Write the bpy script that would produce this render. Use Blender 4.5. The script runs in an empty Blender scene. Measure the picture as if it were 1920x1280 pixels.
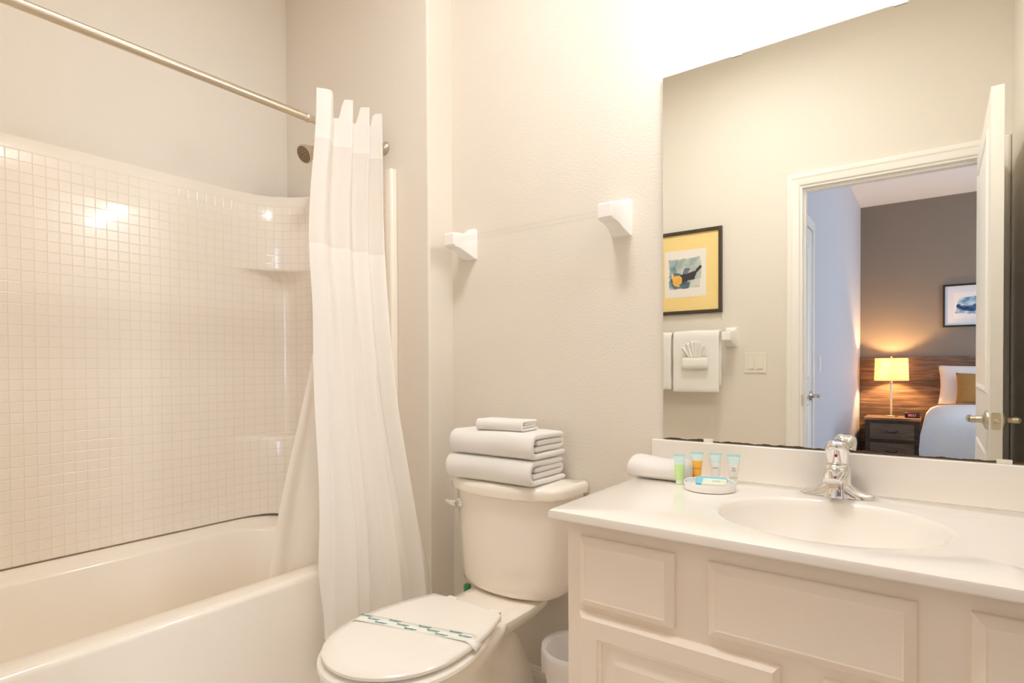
import bpy, bmesh, math, random
from mathutils import Vector, Matrix, Euler, noise
random.seed(7)
PI = math.pi
sc = bpy.context.scene
COL = sc.collection

# ------------------------------------------------------------------ camera
CAM_F, CAM_YAW, CAM_PITCH, CAM_ROLL, CAM_CY = 1073.56, 0.636976, -0.013195, -0.004756, 703.99
def cam_matrix():
    c, s = math.cos, math.sin
    Rz = Matrix(((c(CAM_YAW), s(CAM_YAW), 0), (-s(CAM_YAW), c(CAM_YAW), 0), (0, 0, 1)))
    Rp = Matrix(((1, 0, 0), (0, c(CAM_PITCH), s(CAM_PITCH)), (0, -s(CAM_PITCH), c(CAM_PITCH))))
    Rr = Matrix(((c(CAM_ROLL), 0, s(CAM_ROLL)), (0, 1, 0), (-s(CAM_ROLL), 0, c(CAM_ROLL))))
    R = Rr @ Rp @ Rz
    right, fwd, up = R[0], R[1], R[2]
    M = Matrix((right, up, -fwd)).transposed()
    return Matrix.Translation((0, 0, 1.10)) @ M.to_4x4()
cd = bpy.data.cameras.new('camera')
cd.sensor_width = 36.0
cd.lens = 36.0 * CAM_F / 1920.0
cd.shift_x = 0.0
cd.shift_y = (CAM_CY - 640.0) / 1920.0
cd.clip_start = 0.01
cam = bpy.data.objects.new('camera', cd)
cam.matrix_world = cam_matrix()
COL.objects.link(cam)
sc.camera = cam

# ------------------------------------------------------------------ world, exposure
w = bpy.data.worlds.new('world'); sc.world = w
w.use_nodes = True
w.node_tree.nodes['Background'].inputs[0].default_value = (0.62, 0.75, 1.0, 1)
w.node_tree.nodes['Background'].inputs[1].default_value = 1.0
sc.view_settings.view_transform = 'Standard'
sc.view_settings.look = 'None'
sc.view_settings.exposure = 0.16
sc.view_settings.gamma = 1.0
sc.view_settings.use_curve_mapping = False
sc.cycles.max_bounces = 14
sc.cycles.diffuse_bounces = 10
sc.cycles.glossy_bounces = 6
sc.cycles.transmission_bounces = 8
sc.cycles.transparent_max_bounces = 12
sc.cycles.sample_clamp_indirect = 6.0
sc.cycles.caustics_reflective = False
sc.cycles.caustics_refractive = False

BULB_COLOR = (1.0, 0.985, 0.965)
BULB_POWER = 56.0        # vanity bulbs, emission strength
FILL_POWER = 56.0        # added bathroom fill on the ceiling
LAMP_WATT = 36.0         # bedside lamp
DAY_WATT = 105.0          # daylight at the bedroom window

def light(name, kind, loc, energy, color, rot=(0, 0, 0), **kw):
    d = bpy.data.lights.new(name, kind); d.energy = energy; d.color = color
    for k, v in kw.items(): setattr(d, k, v)
    o = bpy.data.objects.new(name, d); o.location = loc; o.rotation_euler = rot
    COL.objects.link(o); return o
# daylight coming in through the bedroom window
light('window_daylight', 'AREA', (3.30, -2.6, 1.5), DAY_WATT, (0.62, 0.76, 1.0), (0, PI / 2, 0), shape='RECTANGLE', size=1.5, size_y=1.7)

# ------------------------------------------------------------------ materials
def lin(r, g, b):
    f = lambda c: (c / 255 / 12.92) if c / 255 <= 0.04045 else ((c / 255 + 0.055) / 1.055) ** 2.4
    return (f(r), f(g), f(b))
MATS = {}
def mat(name, color, rough=0.5, metal=0.0, spec=0.5, bump=None, coat=0.0, trans=0.0, ior=None, sheen=0.0, sss=0.0):
    m = bpy.data.materials.new(name); m.use_nodes = True
    nt = m.node_tree; b = nt.nodes['Principled BSDF']
    b.inputs['Base Color'].default_value = (*color, 1)
    b.inputs['Roughness'].default_value = rough
    b.inputs['Metallic'].default_value = metal
    b.inputs['Specular IOR Level'].default_value = spec
    if coat: b.inputs['Coat Weight'].default_value = coat; b.inputs['Coat Roughness'].default_value = 0.06
    if trans: b.inputs['Transmission Weight'].default_value = trans
    if ior: b.inputs['IOR'].default_value = ior
    if sheen: b.inputs['Sheen Weight'].default_value = sheen
    if bump:
        scale, strength, dist = bump[:3]
        tc = nt.nodes.new('ShaderNodeTexCoord'); n = nt.nodes.new('ShaderNodeTexNoise')
        n.inputs['Scale'].default_value = scale; n.inputs['Detail'].default_value = 3.0
        bp = nt.nodes.new('ShaderNodeBump'); bp.inputs['Strength'].default_value = strength; bp.inputs['Distance'].default_value = dist
        nt.links.new(tc.outputs['Object'], n.inputs['Vector'])
        nt.links.new(n.outputs['Fac'], bp.inputs['Height']); nt.links.new(bp.outputs['Normal'], b.inputs['Normal'])
    MATS[name] = m; return m
def nodes(m): return m.node_tree, m.node_tree.nodes['Principled BSDF']
def emis(name, color, strength, base=(0.8, 0.8, 0.8)):
    m = mat(name, base, 0.4); nt, b = nodes(m)
    b.inputs['Emission Color'].default_value = (*color, 1); b.inputs['Emission Strength'].default_value = strength
    return m

WALL = mat('wall_paint', (0.765, 0.715, 0.645), 0.62, spec=0.3, bump=(150, 0.35, 0.0025))
CEIL = mat('ceiling_paint', (0.88, 0.86, 0.82), 0.8, spec=0.2, bump=(60, 0.3, 0.003))
TRIM = mat('trim_paint', (0.87, 0.84, 0.79), 0.35, spec=0.4)
FLOOR = mat('floor_tile_beige', (0.80, 0.74, 0.66), 0.4)
CARPET = mat('carpet', (0.30, 0.25, 0.20), 0.95, spec=0.1, bump=(400, 0.8, 0.004))
ACCENT = mat('accent_wall_paint', (0.27, 0.215, 0.165), 0.7, spec=0.25, bump=(120, 0.35, 0.0025))
COOLWALL = mat('bedroom_wall_paint', (0.62, 0.60, 0.62), 0.65, spec=0.3, bump=(120, 0.25, 0.002))
PORC = mat('porcelain', (0.89, 0.84, 0.76), 0.10, spec=0.5, coat=0.4)
SEATM = mat('seat_plastic', (0.90, 0.87, 0.82), 0.18, spec=0.5)
TUBM = mat('tub_acrylic', (0.88, 0.82, 0.73), 0.16, spec=0.5, coat=0.3)
CERAM = mat('white_ceramic', (0.90, 0.88, 0.86), 0.10, coat=0.5)
MARBLE = mat('cultured_marble', (0.89, 0.85, 0.795), 0.14, spec=0.5, coat=0.3)
CAB = mat('cabinet_paint', (0.91, 0.825, 0.73), 0.36, spec=0.4)
CHROME = mat('chrome', (0.86, 0.85, 0.84), 0.05, metal=1.0)
NICKEL = mat('brushed_nickel', (0.66, 0.58, 0.47), 0.28, metal=1.0)
SATIN = mat('satin_metal', (0.60, 0.55, 0.42), 0.3, metal=1.0)
DARKMET = mat('dark_metal', (0.05, 0.045, 0.04), 0.35, metal=0.8)
TOWEL = mat('towel_terry', (0.95, 0.93, 0.905), 0.95, spec=0.1, bump=(900, 0.9, 0.002), sheen=0.3)
DARKGAP = mat('dark_hole', (0.05, 0.03, 0.02), 0.6)

def cloth_mat(name, color, alpha_mix, transl):
    m = bpy.data.materials.new(name); m.use_nodes = True; nt = m.node_tree
    nt.nodes.clear()
    out = nt.nodes.new('ShaderNodeOutputMaterial')
    d = nt.nodes.new('ShaderNodeBsdfDiffuse'); d.inputs[0].default_value = (*color, 1)
    t = nt.nodes.new('ShaderNodeBsdfTranslucent'); t.inputs[0].default_value = (*color, 1)
    mx = nt.nodes.new('ShaderNodeMixShader'); mx.inputs[0].default_value = transl
    nt.links.new(d.outputs[0], mx.inputs[1]); nt.links.new(t.outputs[0], mx.inputs[2])
    wv = nt.nodes.new('ShaderNodeTexNoise'); wv.inputs['Scale'].default_value = 500
    tc = nt.nodes.new('ShaderNodeTexCoord'); nt.links.new(tc.outputs['Object'], wv.inputs['Vector'])
    bp = nt.nodes.new('ShaderNodeBump'); bp.inputs['Strength'].default_value = 0.2; bp.inputs['Distance'].default_value = 0.001
    nt.links.new(wv.outputs['Fac'], bp.inputs['Height']); nt.links.new(bp.outputs[0], d.inputs['Normal'])
    last = mx
    if alpha_mix > 0:
        tr = nt.nodes.new('ShaderNodeBsdfTransparent')
        m2 = nt.nodes.new('ShaderNodeMixShader'); m2.inputs[0].default_value = alpha_mix
        nt.links.new(mx.outputs[0], m2.inputs[1]); nt.links.new(tr.outputs[0], m2.inputs[2]); last = m2
    nt.links.new(last.outputs[0], out.inputs[0]); return m
CURT = cloth_mat('curtain_fabric', (0.94, 0.92, 0.89), 0.0, 0.35)
SHEER = cloth_mat('curtain_sheer', (0.93, 0.90, 0.87), 0.10, 0.35)
LINER = cloth_mat('liner_fabric', (0.91, 0.87, 0.81), 0.04, 0.35)
BAGM = cloth_mat('bin_liner_film', (0.93, 0.91, 0.90), 0.30, 0.5)
BINM = mat('frosted_bin_plastic', (0.90, 0.88, 0.86), 0.35)
SHADE = cloth_mat('lampshade_linen', (0.86, 0.76, 0.60), 0.0, 0.6)

def clear_mat():
    m = bpy.data.materials.new('clear_acrylic'); m.use_nodes = True; nt = m.node_tree; nt.nodes.clear()
    out = nt.nodes.new('ShaderNodeOutputMaterial')
    tr = nt.nodes.new('ShaderNodeBsdfTransparent'); tr.inputs[0].default_value = (0.985, 0.985, 0.985, 1)
    gl = nt.nodes.new('ShaderNodeBsdfGlossy'); gl.inputs['Roughness'].default_value = 0.05
    lw = nt.nodes.new('ShaderNodeValue'); lw.outputs[0].default_value = 0.05
    mx = nt.nodes.new('ShaderNodeMixShader')
    nt.links.new(lw.outputs[0], mx.inputs[0]); nt.links.new(tr.outputs[0], mx.inputs[1]); nt.links.new(gl.outputs[0], mx.inputs[2])
    nt.links.new(mx.outputs[0], out.inputs[0]); return m
CLEAR = clear_mat()

def tile_mat():
    m = mat('molded_tile_surround', (0.84, 0.775, 0.69), 0.20, spec=0.5, coat=0.2); nt, b = nodes(m)
    N, L = nt.nodes, nt.links
    uv = N.new('ShaderNodeUVMap'); uv.uv_map = 'UVMap'
    sp = N.new('ShaderNodeSeparateXYZ'); L.new(uv.outputs[0], sp.inputs[0])
    def mth(op, a, bb=None, c=None):
        n = N.new('ShaderNodeMath'); n.operation = op
        for i, v in enumerate((a, bb, c)):
            if v is None: continue
            if isinstance(v, (int, float)): n.inputs[i].default_value = v
            else: L.new(v, n.inputs[i])
        return n.outputs[0]
    def groove(s, p):
        f = mth('FRACT', mth('DIVIDE', s, p))
        d = mth('ABSOLUTE', mth('SUBTRACT', f, 0.5))        # 0.5 at the joint
        return mth('SMOOTH_MIN', mth('MULTIPLY', mth('SUBTRACT', 0.5, d), 16.0), 1.0, 0.3)
    gx = groove(sp.outputs[0], 0.0338); gy = groove(sp.outputs[1], 0.0345)
    h = mth('MINIMUM', gx, gy)
    # plain top rim above the last row
    rim = mth('GREATER_THAN', sp.outputs[1], 1.797)
    h2 = mth('MAXIMUM', h, rim)
    nz = N.new('ShaderNodeTexNoise'); nz.inputs['Scale'].default_value = 160; nz.inputs['Detail'].default_value = 2
    L.new(uv.outputs[0], nz.inputs['Vector'])
    hh = mth('ADD', h2, mth('MULTIPLY', nz.outputs['Fac'], 0.35))
    bp = N.new('ShaderNodeBump'); bp.inputs['Strength'].default_value = 0.55; bp.inputs['Distance'].default_value = 0.0016
    L.new(hh, bp.inputs['Height']); L.new(bp.outputs[0], b.inputs['Normal'])
    mx = N.new('ShaderNodeMix'); mx.data_type = 'RGBA'
    mx.inputs['A'].default_value = (0.80, 0.73, 0.64, 1); mx.inputs['B'].default_value = (0.84, 0.775, 0.69, 1)
    L.new(h2, mx.inputs['Factor']); L.new(mx.outputs['Result'], b.inputs['Base Color'])
    return m
TILE = tile_mat()

def mirror_mat():
    m = mat('mirror_silver', (0.90, 0.905, 0.86), 0.0, metal=1.0); nt, b = nodes(m)
    N, L = nt.nodes, nt.links
    tc = N.new('ShaderNodeTexCoord'); sp = N.new('ShaderNodeSeparateXYZ'); L.new(tc.outputs['Object'], sp.inputs[0])
    n = N.new('ShaderNodeTexNoise'); n.inputs['Scale'].default_value = 28; n.inputs['Detail'].default_value = 5
    L.new(tc.outputs['Object'], n.inputs['Vector'])
    a = N.new('ShaderNodeMath'); a.operation = 'MULTIPLY_ADD'; a.inputs[1].default_value = 0.013; a.inputs[2].default_value = -0.0035
    L.new(n.outputs['Fac'], a.inputs[0])
    c = N.new('ShaderNodeMath'); c.operation = 'LESS_THAN'; L.new(sp.outputs[2], c.inputs[0]); L.new(a.outputs[0], c.inputs[1])
    mx = N.new('ShaderNodeMix'); mx.data_type = 'RGBA'
    mx.inputs['A'].default_value = (0.90, 0.905, 0.86, 1); mx.inputs['B'].default_value = (0.26, 0.17, 0.09, 1)
    L.new(c.outputs[0], mx.inputs['Factor']); L.new(mx.outputs['Result'], b.inputs['Base Color'])
    L.new(c.outputs[0], b.inputs['Roughness'])
    return m
MIRROR = mirror_mat()

def wood_mat(name, c1, c2, c3, axis_scale, plank=0.0, rough=0.55):
    m = mat(name, c1, rough); nt, b = nodes(m); N, L = nt.nodes, nt.links
    tc = N.new('ShaderNodeTexCoord'); mp = N.new('ShaderNodeMapping'); mp.inputs['Scale'].default_value = axis_scale
    L.new(tc.outputs['Object'], mp.inputs[0])
    n = N.new('ShaderNodeTexNoise'); n.inputs['Scale'].default_value = 3.0; n.inputs['Detail'].default_value = 8; n.inputs['Distortion'].default_value = 0.8
    L.new(mp.outputs[0], n.inputs['Vector'])
    r = N.new('ShaderNodeValToRGB'); e = r.color_ramp.elements
    e[0].position = 0.32; e[0].color = (*c2, 1); e[1].position = 0.68; e[1].color = (*c3, 1)
    e.new(0.5).color = (*c1, 1)
    L.new(n.outputs['Fac'], r.inputs[0])
    if plank:
        sp = N.new('ShaderNodeSeparateXYZ'); L.new(tc.outputs['Object'], sp.inputs[0])
        dv = N.new('ShaderNodeMath'); dv.operation = 'DIVIDE'; dv.inputs[1].default_value = plank; L.new(sp.outputs[2], dv.inputs[0])
        fl = N.new('ShaderNodeMath'); fl.operation = 'FLOOR'; L.new(dv.outputs[0], fl.inputs[0])
        wn = N.new('ShaderNodeTexWhiteNoise'); wn.noise_dimensions = '1D'; L.new(fl.outputs[0], wn.inputs['W'])
        hs = N.new('ShaderNodeHueSaturation')
        mr = N.new('ShaderNodeMapRange'); mr.inputs[3].default_value = 0.6; mr.inputs[4].default_value = 1.35
        L.new(wn.outputs[0], mr.inputs[0]); L.new(mr.outputs[0], hs.inputs['Value']); L.new(r.outputs[0], hs.inputs['Color'])
        L.new(hs.outputs[0], b.inputs['Base Color'])
    else:
        L.new(r.outputs[0], b.inputs['Base Color'])
    return m
PLANK = wood_mat('rustic_planks', (0.16, 0.09, 0.055), (0.07, 0.04, 0.028), (0.27, 0.16, 0.10), (1.2, 1, 14), 0.125)
NSWOOD = wood_mat('grey_wood', (0.10, 0.092, 0.082), (0.055, 0.05, 0.045), (0.16, 0.145, 0.13), (2, 2, 22))
NSDARK = wood_mat('grey_wood_dark', (0.045, 0.04, 0.036), (0.03, 0.028, 0.025), (0.06, 0.055, 0.05), (2, 2, 12))
NSLIGHT = wood_mat('grey_wood_drawer', (0.12, 0.108, 0.095), (0.09, 0.08, 0.07), (0.15, 0.135, 0.12), (2, 2, 12))
NSTOP = wood_mat('warm_wood_top', (0.20, 0.12, 0.07), (0.12, 0.07, 0.04), (0.28, 0.18, 0.11), (2, 12, 2))

# ------------------------------------------------------------------ mesh helpers
ORIG = {}
class MB:
    def __init__(s): s.v = []; s.f = []; s.uv = None
    def add(s, vs, fs):
        o = len(s.v); s.v += [tuple(p) for p in vs]; s.f += [tuple(i + o for i in f) for f in fs]; return s
    def box(s, x0, x1, y0, y1, z0, z1):
        vs = [(x, y, z) for z in (z0, z1) for y in (y0, y1) for x in (x0, x1)]
        return s.add(vs, [(0, 2, 3, 1), (4, 5, 7, 6), (0, 1, 5, 4), (2, 6, 7, 3), (0, 4, 6, 2), (1, 3, 7, 5)])
    def loft(s, rings, cap0=True, cap1=True, close=True):
        n = len(rings[0]); vs = [p for r in rings for p in r]; fs = []
        for k in range(len(rings) - 1):
            for i in range(n if close else n - 1):
                j = (i + 1) % n
                fs.append((k * n + i, k * n + j, (k + 1) * n + j, (k + 1) * n + i))
        if cap0: fs.append(tuple(reversed(range(n))))
        if cap1: fs.append(tuple(range((len(rings) - 1) * n, len(rings) * n)))
        return s.add(vs, fs)
    def tube(s, pts, r, n=16, caps=True):
        pts = [Vector(p) for p in pts]; rs = r if isinstance(r, (list, tuple)) else [r] * len(pts)
        rings = []; up = None
        for i, p in enumerate(pts):
            t = (pts[min(i + 1, len(pts) - 1)] - pts[max(i - 1, 0)]).normalized()
            if up is None: up = Vector((0, 0, 1)) if abs(t.z) < 0.9 else Vector((1, 0, 0))
            a = t.cross(up).normalized(); bb = t.cross(a).normalized(); up = -bb if True else up
            rings.append([p + rs[i] * (math.cos(2 * PI * k / n) * a + math.sin(2 * PI * k / n) * bb) for k in range(n)])
        return s.loft(rings, caps, caps)
    def lathe(s, prof, c, n=40, axis=(0, 0, 1), sx=1.0, sy=1.0):
        """prof: (radius, height) along axis from c"""
        ax = Vector(axis).normalized(); q = ax.to_track_quat('Z', 'Y'); c = Vector(c); rings = []
        for r, h in prof:
            rings.append([c + q @ Vector((r * sx * math.cos(2 * PI * k / n), r * sy * math.sin(2 * PI * k / n), h)) for k in range(n)])
        return s.loft(rings, prof[0][0] > 1e-6, prof[-1][0] > 1e-6)
    def build(s, name, m, parent=None, sharp=35, bevel=0.0, bseg=3, sub=0, smooth=True, solid=0.0):
        o0 = Vector(ORIG.get(parent.name, (0, 0, 0))) if parent else Vector((0, 0, 0))
        me = bpy.data.meshes.new(name)
        me.from_pydata([tuple(Vector(p) - o0) for p in s.v], [], s.f)
        bm = bmesh.new(); bm.from_mesh(me); bmesh.ops.remove_doubles(bm, verts=bm.verts, dist=1e-5)
        if s.uv is None: bmesh.ops.recalc_face_normals(bm, faces=bm.faces)
        bm.to_mesh(me); bm.free()
        me.materials.append(m)
        if smooth:
            for p in me.polygons: p.use_smooth = True
            if sharp: me.set_sharp_from_angle(angle=math.radians(sharp))
        o = bpy.data.objects.new(name, me); COL.objects.link(o)
        if parent: o.parent = parent
        ORIG[o.name] = tuple(o0)
        if solid:
            md = o.modifiers.new('solid', 'SOLIDIFY'); md.thickness = solid; md.offset = 0
        if bevel:
            md = o.modifiers.new('bevel', 'BEVEL'); md.width = bevel; md.segments = bseg; md.limit_method = 'ANGLE'; md.angle_limit = math.radians(35)
            md.harden_normals = True
        if sub:
            md = o.modifiers.new('sub', 'SUBSURF'); md.levels = sub; md.render_levels = sub
        return o
def tag(o, label=None, cat=None, group=None, kind=None):
    if label: o['label'] = label
    if cat: o['category'] = cat
    if group: o['group'] = group
    if kind: o['kind'] = kind
    return o
def thing(name, loc, label, cat, group=None):
    o = bpy.data.objects.new(name, None); o.location = loc; o.empty_display_size = 0.05
    COL.objects.link(o); ORIG[o.name] = tuple(loc); return tag(o, label, cat, group)
def single(mb, name, m, loc, label, cat, group=None, **kw):
    """a thing that is one mesh, origin at loc"""
    o = mb.build(name, m, None, **kw)
    L = Vector(loc); o.data.transform(Matrix.Translation(-L)); o.location = L; ORIG[o.name] = tuple(loc)
    return tag(o, label, cat, group)
def struct(name, mb, m, parent=None, **kw):
    kw.setdefault('smooth', False)
    o = mb.build(name, m, parent, **kw)
    if not parent: o['kind'] = 'structure'
    return o
def rrect(x0, x1, y0, y1, r, z, k=6):
    """rounded rectangle ring, r single or 4 radii (x1y1, x0y1, x0y0, x1y0)"""
    rs = r if isinstance(r, (tuple, list)) else (r,) * 4
    pts = []
    for (cx, cy, a0, rr, sx, sy) in ((x1, y1, 0, rs[0], -1, -1), (x0, y1, PI / 2, rs[1], 1, -1), (x0, y0, PI, rs[2], 1, 1), (x1, y0, 1.5 * PI, rs[3], -1, 1)):
        for i in range(k + 1):
            a = a0 + PI / 2 * i / k
            pts.append((cx + sx * rr + rr * math.cos(a), cy + sy * rr + rr * math.sin(a), z))
    return pts
def text_mesh(txt, size, m, parent, name, mtx, align='CENTER'):
    c = bpy.data.curves.new(name, 'FONT'); c.body = txt; c.size = size; c.align_x = align; c.align_y = 'CENTER'; c.extrude = 0.0002
    o = bpy.data.objects.new('tmp', c); COL.objects.link(o)
    dg = bpy.context.evaluated_depsgraph_get(); me = bpy.data.meshes.new_from_object(o.evaluated_get(dg))
    bpy.data.objects.remove(o); bpy.data.curves.remove(c)
    me.transform(mtx)
    o0 = Vector(ORIG.get(parent.name, (0, 0, 0))); me.transform(Matrix.Translation(-o0))
    me.materials.clear(); me.materials.append(m); me.name = name
    q = bpy.data.objects.new(name, me); COL.objects.link(q); q.parent = parent; ORIG[q.name] = tuple(o0)
    return q

# ================================================================== SETTING
YV = 1.60; XL = -2.34; XR = 0.27; YD = -0.205; YD2 = -0.315; ZC = 2.92; YS = 1.476; XC = -1.46
BX0, BX1, BY = -0.70, 3.20, -4.515
struct('wall_vanity', MB().box(XC - 0.02, XR + 0.12, YV, YV + 0.12, 0, ZC), WALL)
struct('wall_shower', MB().box(XL - 0.12, XC, YS, YV + 0.12, 0, ZC), WALL, bevel=0.008)
struct('wall_tub', MB().box(XL - 0.12, XL, -0.45, YS, 0, ZC), WALL)
struct('wall_alcove', MB().box(XL, XC, YD2, -0.05, 0, ZC), WALL)
struct('wall_right', MB().box(XR, XR + 0.12, YD, YV, 0, ZC), WALL)
OX0, OX1, OZ = -0.577, 0.190, 2.055
struct('wall_door', MB().box(XC, OX0 - 0.02, YD2, YD, 0, ZC).box(OX1 + 0.02, BX1, YD2, YD, 0, ZC).box(OX0 - 0.02, OX1 + 0.02, YD2, YD, OZ + 0.02, ZC), WALL)
struct('floor', MB().box(XL - 0.12, XR + 0.12, YD2 + 0.05, YV + 0.12, -0.1, 0), FLOOR)
struct('floor_bedroom', MB().box(BX0 - 0.12, BX1 + 0.12, BY - 0.12, YD2 + 0.05, -0.1, 0), CARPET)
struct('ceiling', MB().box(XL - 0.12, BX1 + 0.12, BY - 0.12, YV + 0.12, ZC, ZC + 0.1), CEIL)
struct('wall_bedroom_left', MB().box(BX0 - 0.12, BX0, BY - 0.12, YD2, 0, ZC), COOLWALL)
struct('wall_bedroom_accent', MB().box(BX0, BX1, BY - 0.12, BY, 0, ZC), ACCENT)
wb = MB()
WY0, WY1, WZ0, WZ1 = -3.4, -1.8, 0.7, 2.3
wb.box(BX1, BX1 + 0.12, BY - 0.12, WY0, 0, ZC).box(BX1, BX1 + 0.12, WY1, YD, 0, ZC).box(BX1, BX1 + 0.12, WY0, WY1, 0, WZ0).box(BX1, BX1 + 0.12, WY0, WY1, WZ1, ZC)
struct('wall_bedroom_right', wb, COOLWALL)
wf = MB()
wf.box(BX1 + .03, BX1 + .09, WY0, WY0 + .05, WZ0, WZ1).box(BX1 + .03, BX1 + .09, WY1 - .05, WY1, WZ0, WZ1).box(BX1 + .03, BX1 + .09, WY0, WY1, WZ0, WZ0 + .05).box(BX1 + .03, BX1 + .09, WY0, WY1, WZ1 - .05, WZ1).box(BX1 + .04, BX1 + .08, WY0, WY1, 1.48, 1.52)
struct('window_1', wf, TRIM)

# baseboards (moulded profile)
def baseboard(name, p0, p1, nrm):
    prof = [(0, 0), (0.013, 0), (0.013, 0.062), (0.010, 0.067), (0.010, 0.076), (0.006, 0.079), (0.006, 0.086), (0.0, 0.090)]
    rings = []
    for p in (p0, p1):
        rings.append([(p[0] + nrm[0] * d, p[1] + nrm[1] * d, z) for d, z in prof])
    struct(name, MB().loft(rings), TRIM)
baseboard('baseboard_vanity', (XC, YV), (-0.640, YV), (0, -1))
baseboard('baseboard_shower', (XC, YS + 0.0), (XC, YV), (1, 0))
baseboard('baseboard_door', (XC, YD), (-0.668, YD), (0, 1))
baseboard('baseboard_right', (XR, YD), (XR, 1.08), (-1, 0))
baseboard('baseboard_bedroom', (BX0, -1.35), (BX0, BY), (1, 0))

# door casings and jambs
def casing(name, x0, x1, z1, y, sgn):
    """around an opening in a wall parallel to X; outer face towards sgn*Y"""
    prof = [(0, 0.000), (0.006, 0.009), (0.020, 0.012), (0.036, 0.015), (0.044, 0.019), (0.058, 0.019), (0.066, 0.014), (0.070, 0.000)]
    m = MB()
    for side, xx in ((-1, x0), (1, x1)):
        r0 = [(xx + side * d, y + sgn * t, 0.0) for d, t in prof]
        r1 = [(xx + side * d, y + sgn * t, z1 + d) for d, t in prof]
        m.loft([r0, r1])
    m.loft([[(x0 - d, y + sgn * t, z1 + d) for d, t in prof], [(x1 + d, y + sgn * t, z1 + d) for d, t in prof]])
    return struct(name, m, TRIM)
casing('trim_1', OX0 - 0.008, OX1 + 0.008, OZ + 0.008, YD, 1)
casing('trim_2', OX0 - 0.008, OX1 + 0.008, OZ + 0.008, YD2, -1)
jm = MB()
jm.box(OX0 - 0.02, OX0, YD2, YD, 0, OZ + 0.02).box(OX1, OX1 + 0.02, YD2, YD, 0, OZ + 0.02).box(OX0, OX1, YD2, YD, OZ, OZ + 0.02)
jm.box(OX0, OX0 + 0.012, YD2 + 0.03, YD - 0.04, 0, OZ).box(OX1 - 0.012, OX1, YD2 + 0.03, YD - 0.04, 0, OZ).box(OX0 + 0.012, OX1 - 0.012, YD2 + 0.03, YD - 0.04, OZ - 0.012, OZ)
jamb = struct('trim_3', jm, TRIM)
MB().box(OX0 - 0.0015, OX0 + 0.0015, YD - 0.030, YD + 0.002, 0.89, 0.95).build('strike_plate', SATIN, jamb, bevel=0.0007)

# ================================================================== PANELLED DOORS
def panel_face(m, axis, pos, nsgn, a0, a1, z0, z1, depth=0.008):
    """raised-panel moulding laid on a face: axis 'x' (face at x=pos) spanned by y=a, or 'y'"""
    def P(a, z, d):
        return (pos + nsgn * d, a, z) if axis == 'x' else (a, pos + nsgn * d, z)
    steps = [(0, 0), (0.008, 0.006), (0.014, 0.006), (0.026, -0.001 + 0.002), (0.030, 0.001), (0.062, 0.007)]
    rings = []
    for ins, d in steps:
        rings.append([P(a0 + ins, z0 + ins, d), P(a1 - ins, z0 + ins, d), P(a1 - ins, z1 - ins, d), P(a0 + ins, z1 - ins, d)])
    m.loft(rings, True, True)
def lever_set(parent, base, nrm, tdir, m, L=0.10, neck=0.045):
    """rosette on a door face at base, normal nrm, lever pointing tdir"""
    b = Vector(base); n = Vector(nrm); t = Vector(tdir)
    h = MB(); h.lathe([(0.033, 0), (0.033, 0.004), (0.029, 0.009), (0.017, 0.013), (0.012, 0.018), (0.011, neck)], b, 32, n)
    pts = [b + n * neck, b + n * (neck + 0.004) + t * 0.012, b + n * (neck + 0.005) + t * L * 0.5, b + n * (neck + 0.002) + t * L]
    h.tube([b + n * (neck - 0.012), b + n * (neck + 0.004)], 0.0125, 20)
    h.tube(pts, [0.0115, 0.0115, 0.0105, 0.0095], 16)
    return h.build('door_lever', m, parent, sharp=50)
# bathroom door, opened against the right wall
d1 = MB().box(0.148, 0.183, -0.178, 0.652, 0.012, 2.045)
door1 = struct('door_1', d1, TRIM, bevel=0.0015)
for nm, (fx, ns) in (('panel', (0.148, -1)), ('panel', (0.183, 1))):
    for z0, z1 in ((1.000, 1.945), (0.20, 0.79)):
        q = MB(); panel_face(q, 'x', fx, ns, -0.06, 0.53, z0, z1); q.build(nm, TRIM, door1, sharp=20)
lever_set(door1, (0.148, 0.590, 0.912), (-1, 0, 0), (0, -1, 0), SATIN)
lever_set(door1, (0.183, 0.590, 0.912), (1, 0, 0), (0, -1, 0), SATIN, neck=0.040)
lp = MB().loft([[(x, 0.652, z) for x, z, _ in [(p[0], p[1], 0) for p in rrect(0.1530, 0.1780, 0.884, 0.941, 0.006, 0)]], [(x, 0.6532, z) for x, z, _ in [(p[0], p[1], 0) for p in rrect(0.1530, 0.1780, 0.884, 0.941, 0.006, 0)]]])
lp.build('latch_plate', SATIN, door1)
MB().lathe([(0.0085, 0), (0.0085, 0.007), (0.004, 0.009), (0, 0.009)], (0.1655, 0.653, 0.912), 20, (0, 1, 0)).build('latch_bolt', NICKEL, door1)
# closet door in the bedroom side wall
DY0, DY1 = -1.262, -0.452
d2 = MB().box(BX0 - 0.01, BX0 + 0.004, DY0, DY1, 0.01, 2.035)
door2 = struct('door_2', d2, TRIM)
for z0, z1 in ((1.02, 1.92), (0.20, 0.86)):
    for a0, a1 in ((DY0 + 0.11, (DY0 + DY1) / 2 - 0.04), ((DY0 + DY1) / 2 + 0.04, DY1 - 0.11)):
        q = MB(); panel_face(q, 'x', BX0 + 0.004, 1, a0, a1, z0, z1); q.build('panel', TRIM, door2, sharp=20)
lever_set(door2, (BX0 + 0.004, DY0 + 0.06, 0.90), (1, 0, 0), (0, 1, 0), NICKEL, L=0.10, neck=0.05)
tr = MB()
for a, b_ in ((DY0 - 0.065, DY0 - 0.004), (DY1 + 0.004, DY1 + 0.065)):
    tr.box(BX0, BX0 + 0.016, a, b_, 0, 2.105)
tr.box(BX0, BX0 + 0.016, DY0 - 0.004, DY1 + 0.004, 2.042, 2.105)
struct('trim_4', tr, TRIM, bevel=0.004)

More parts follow.
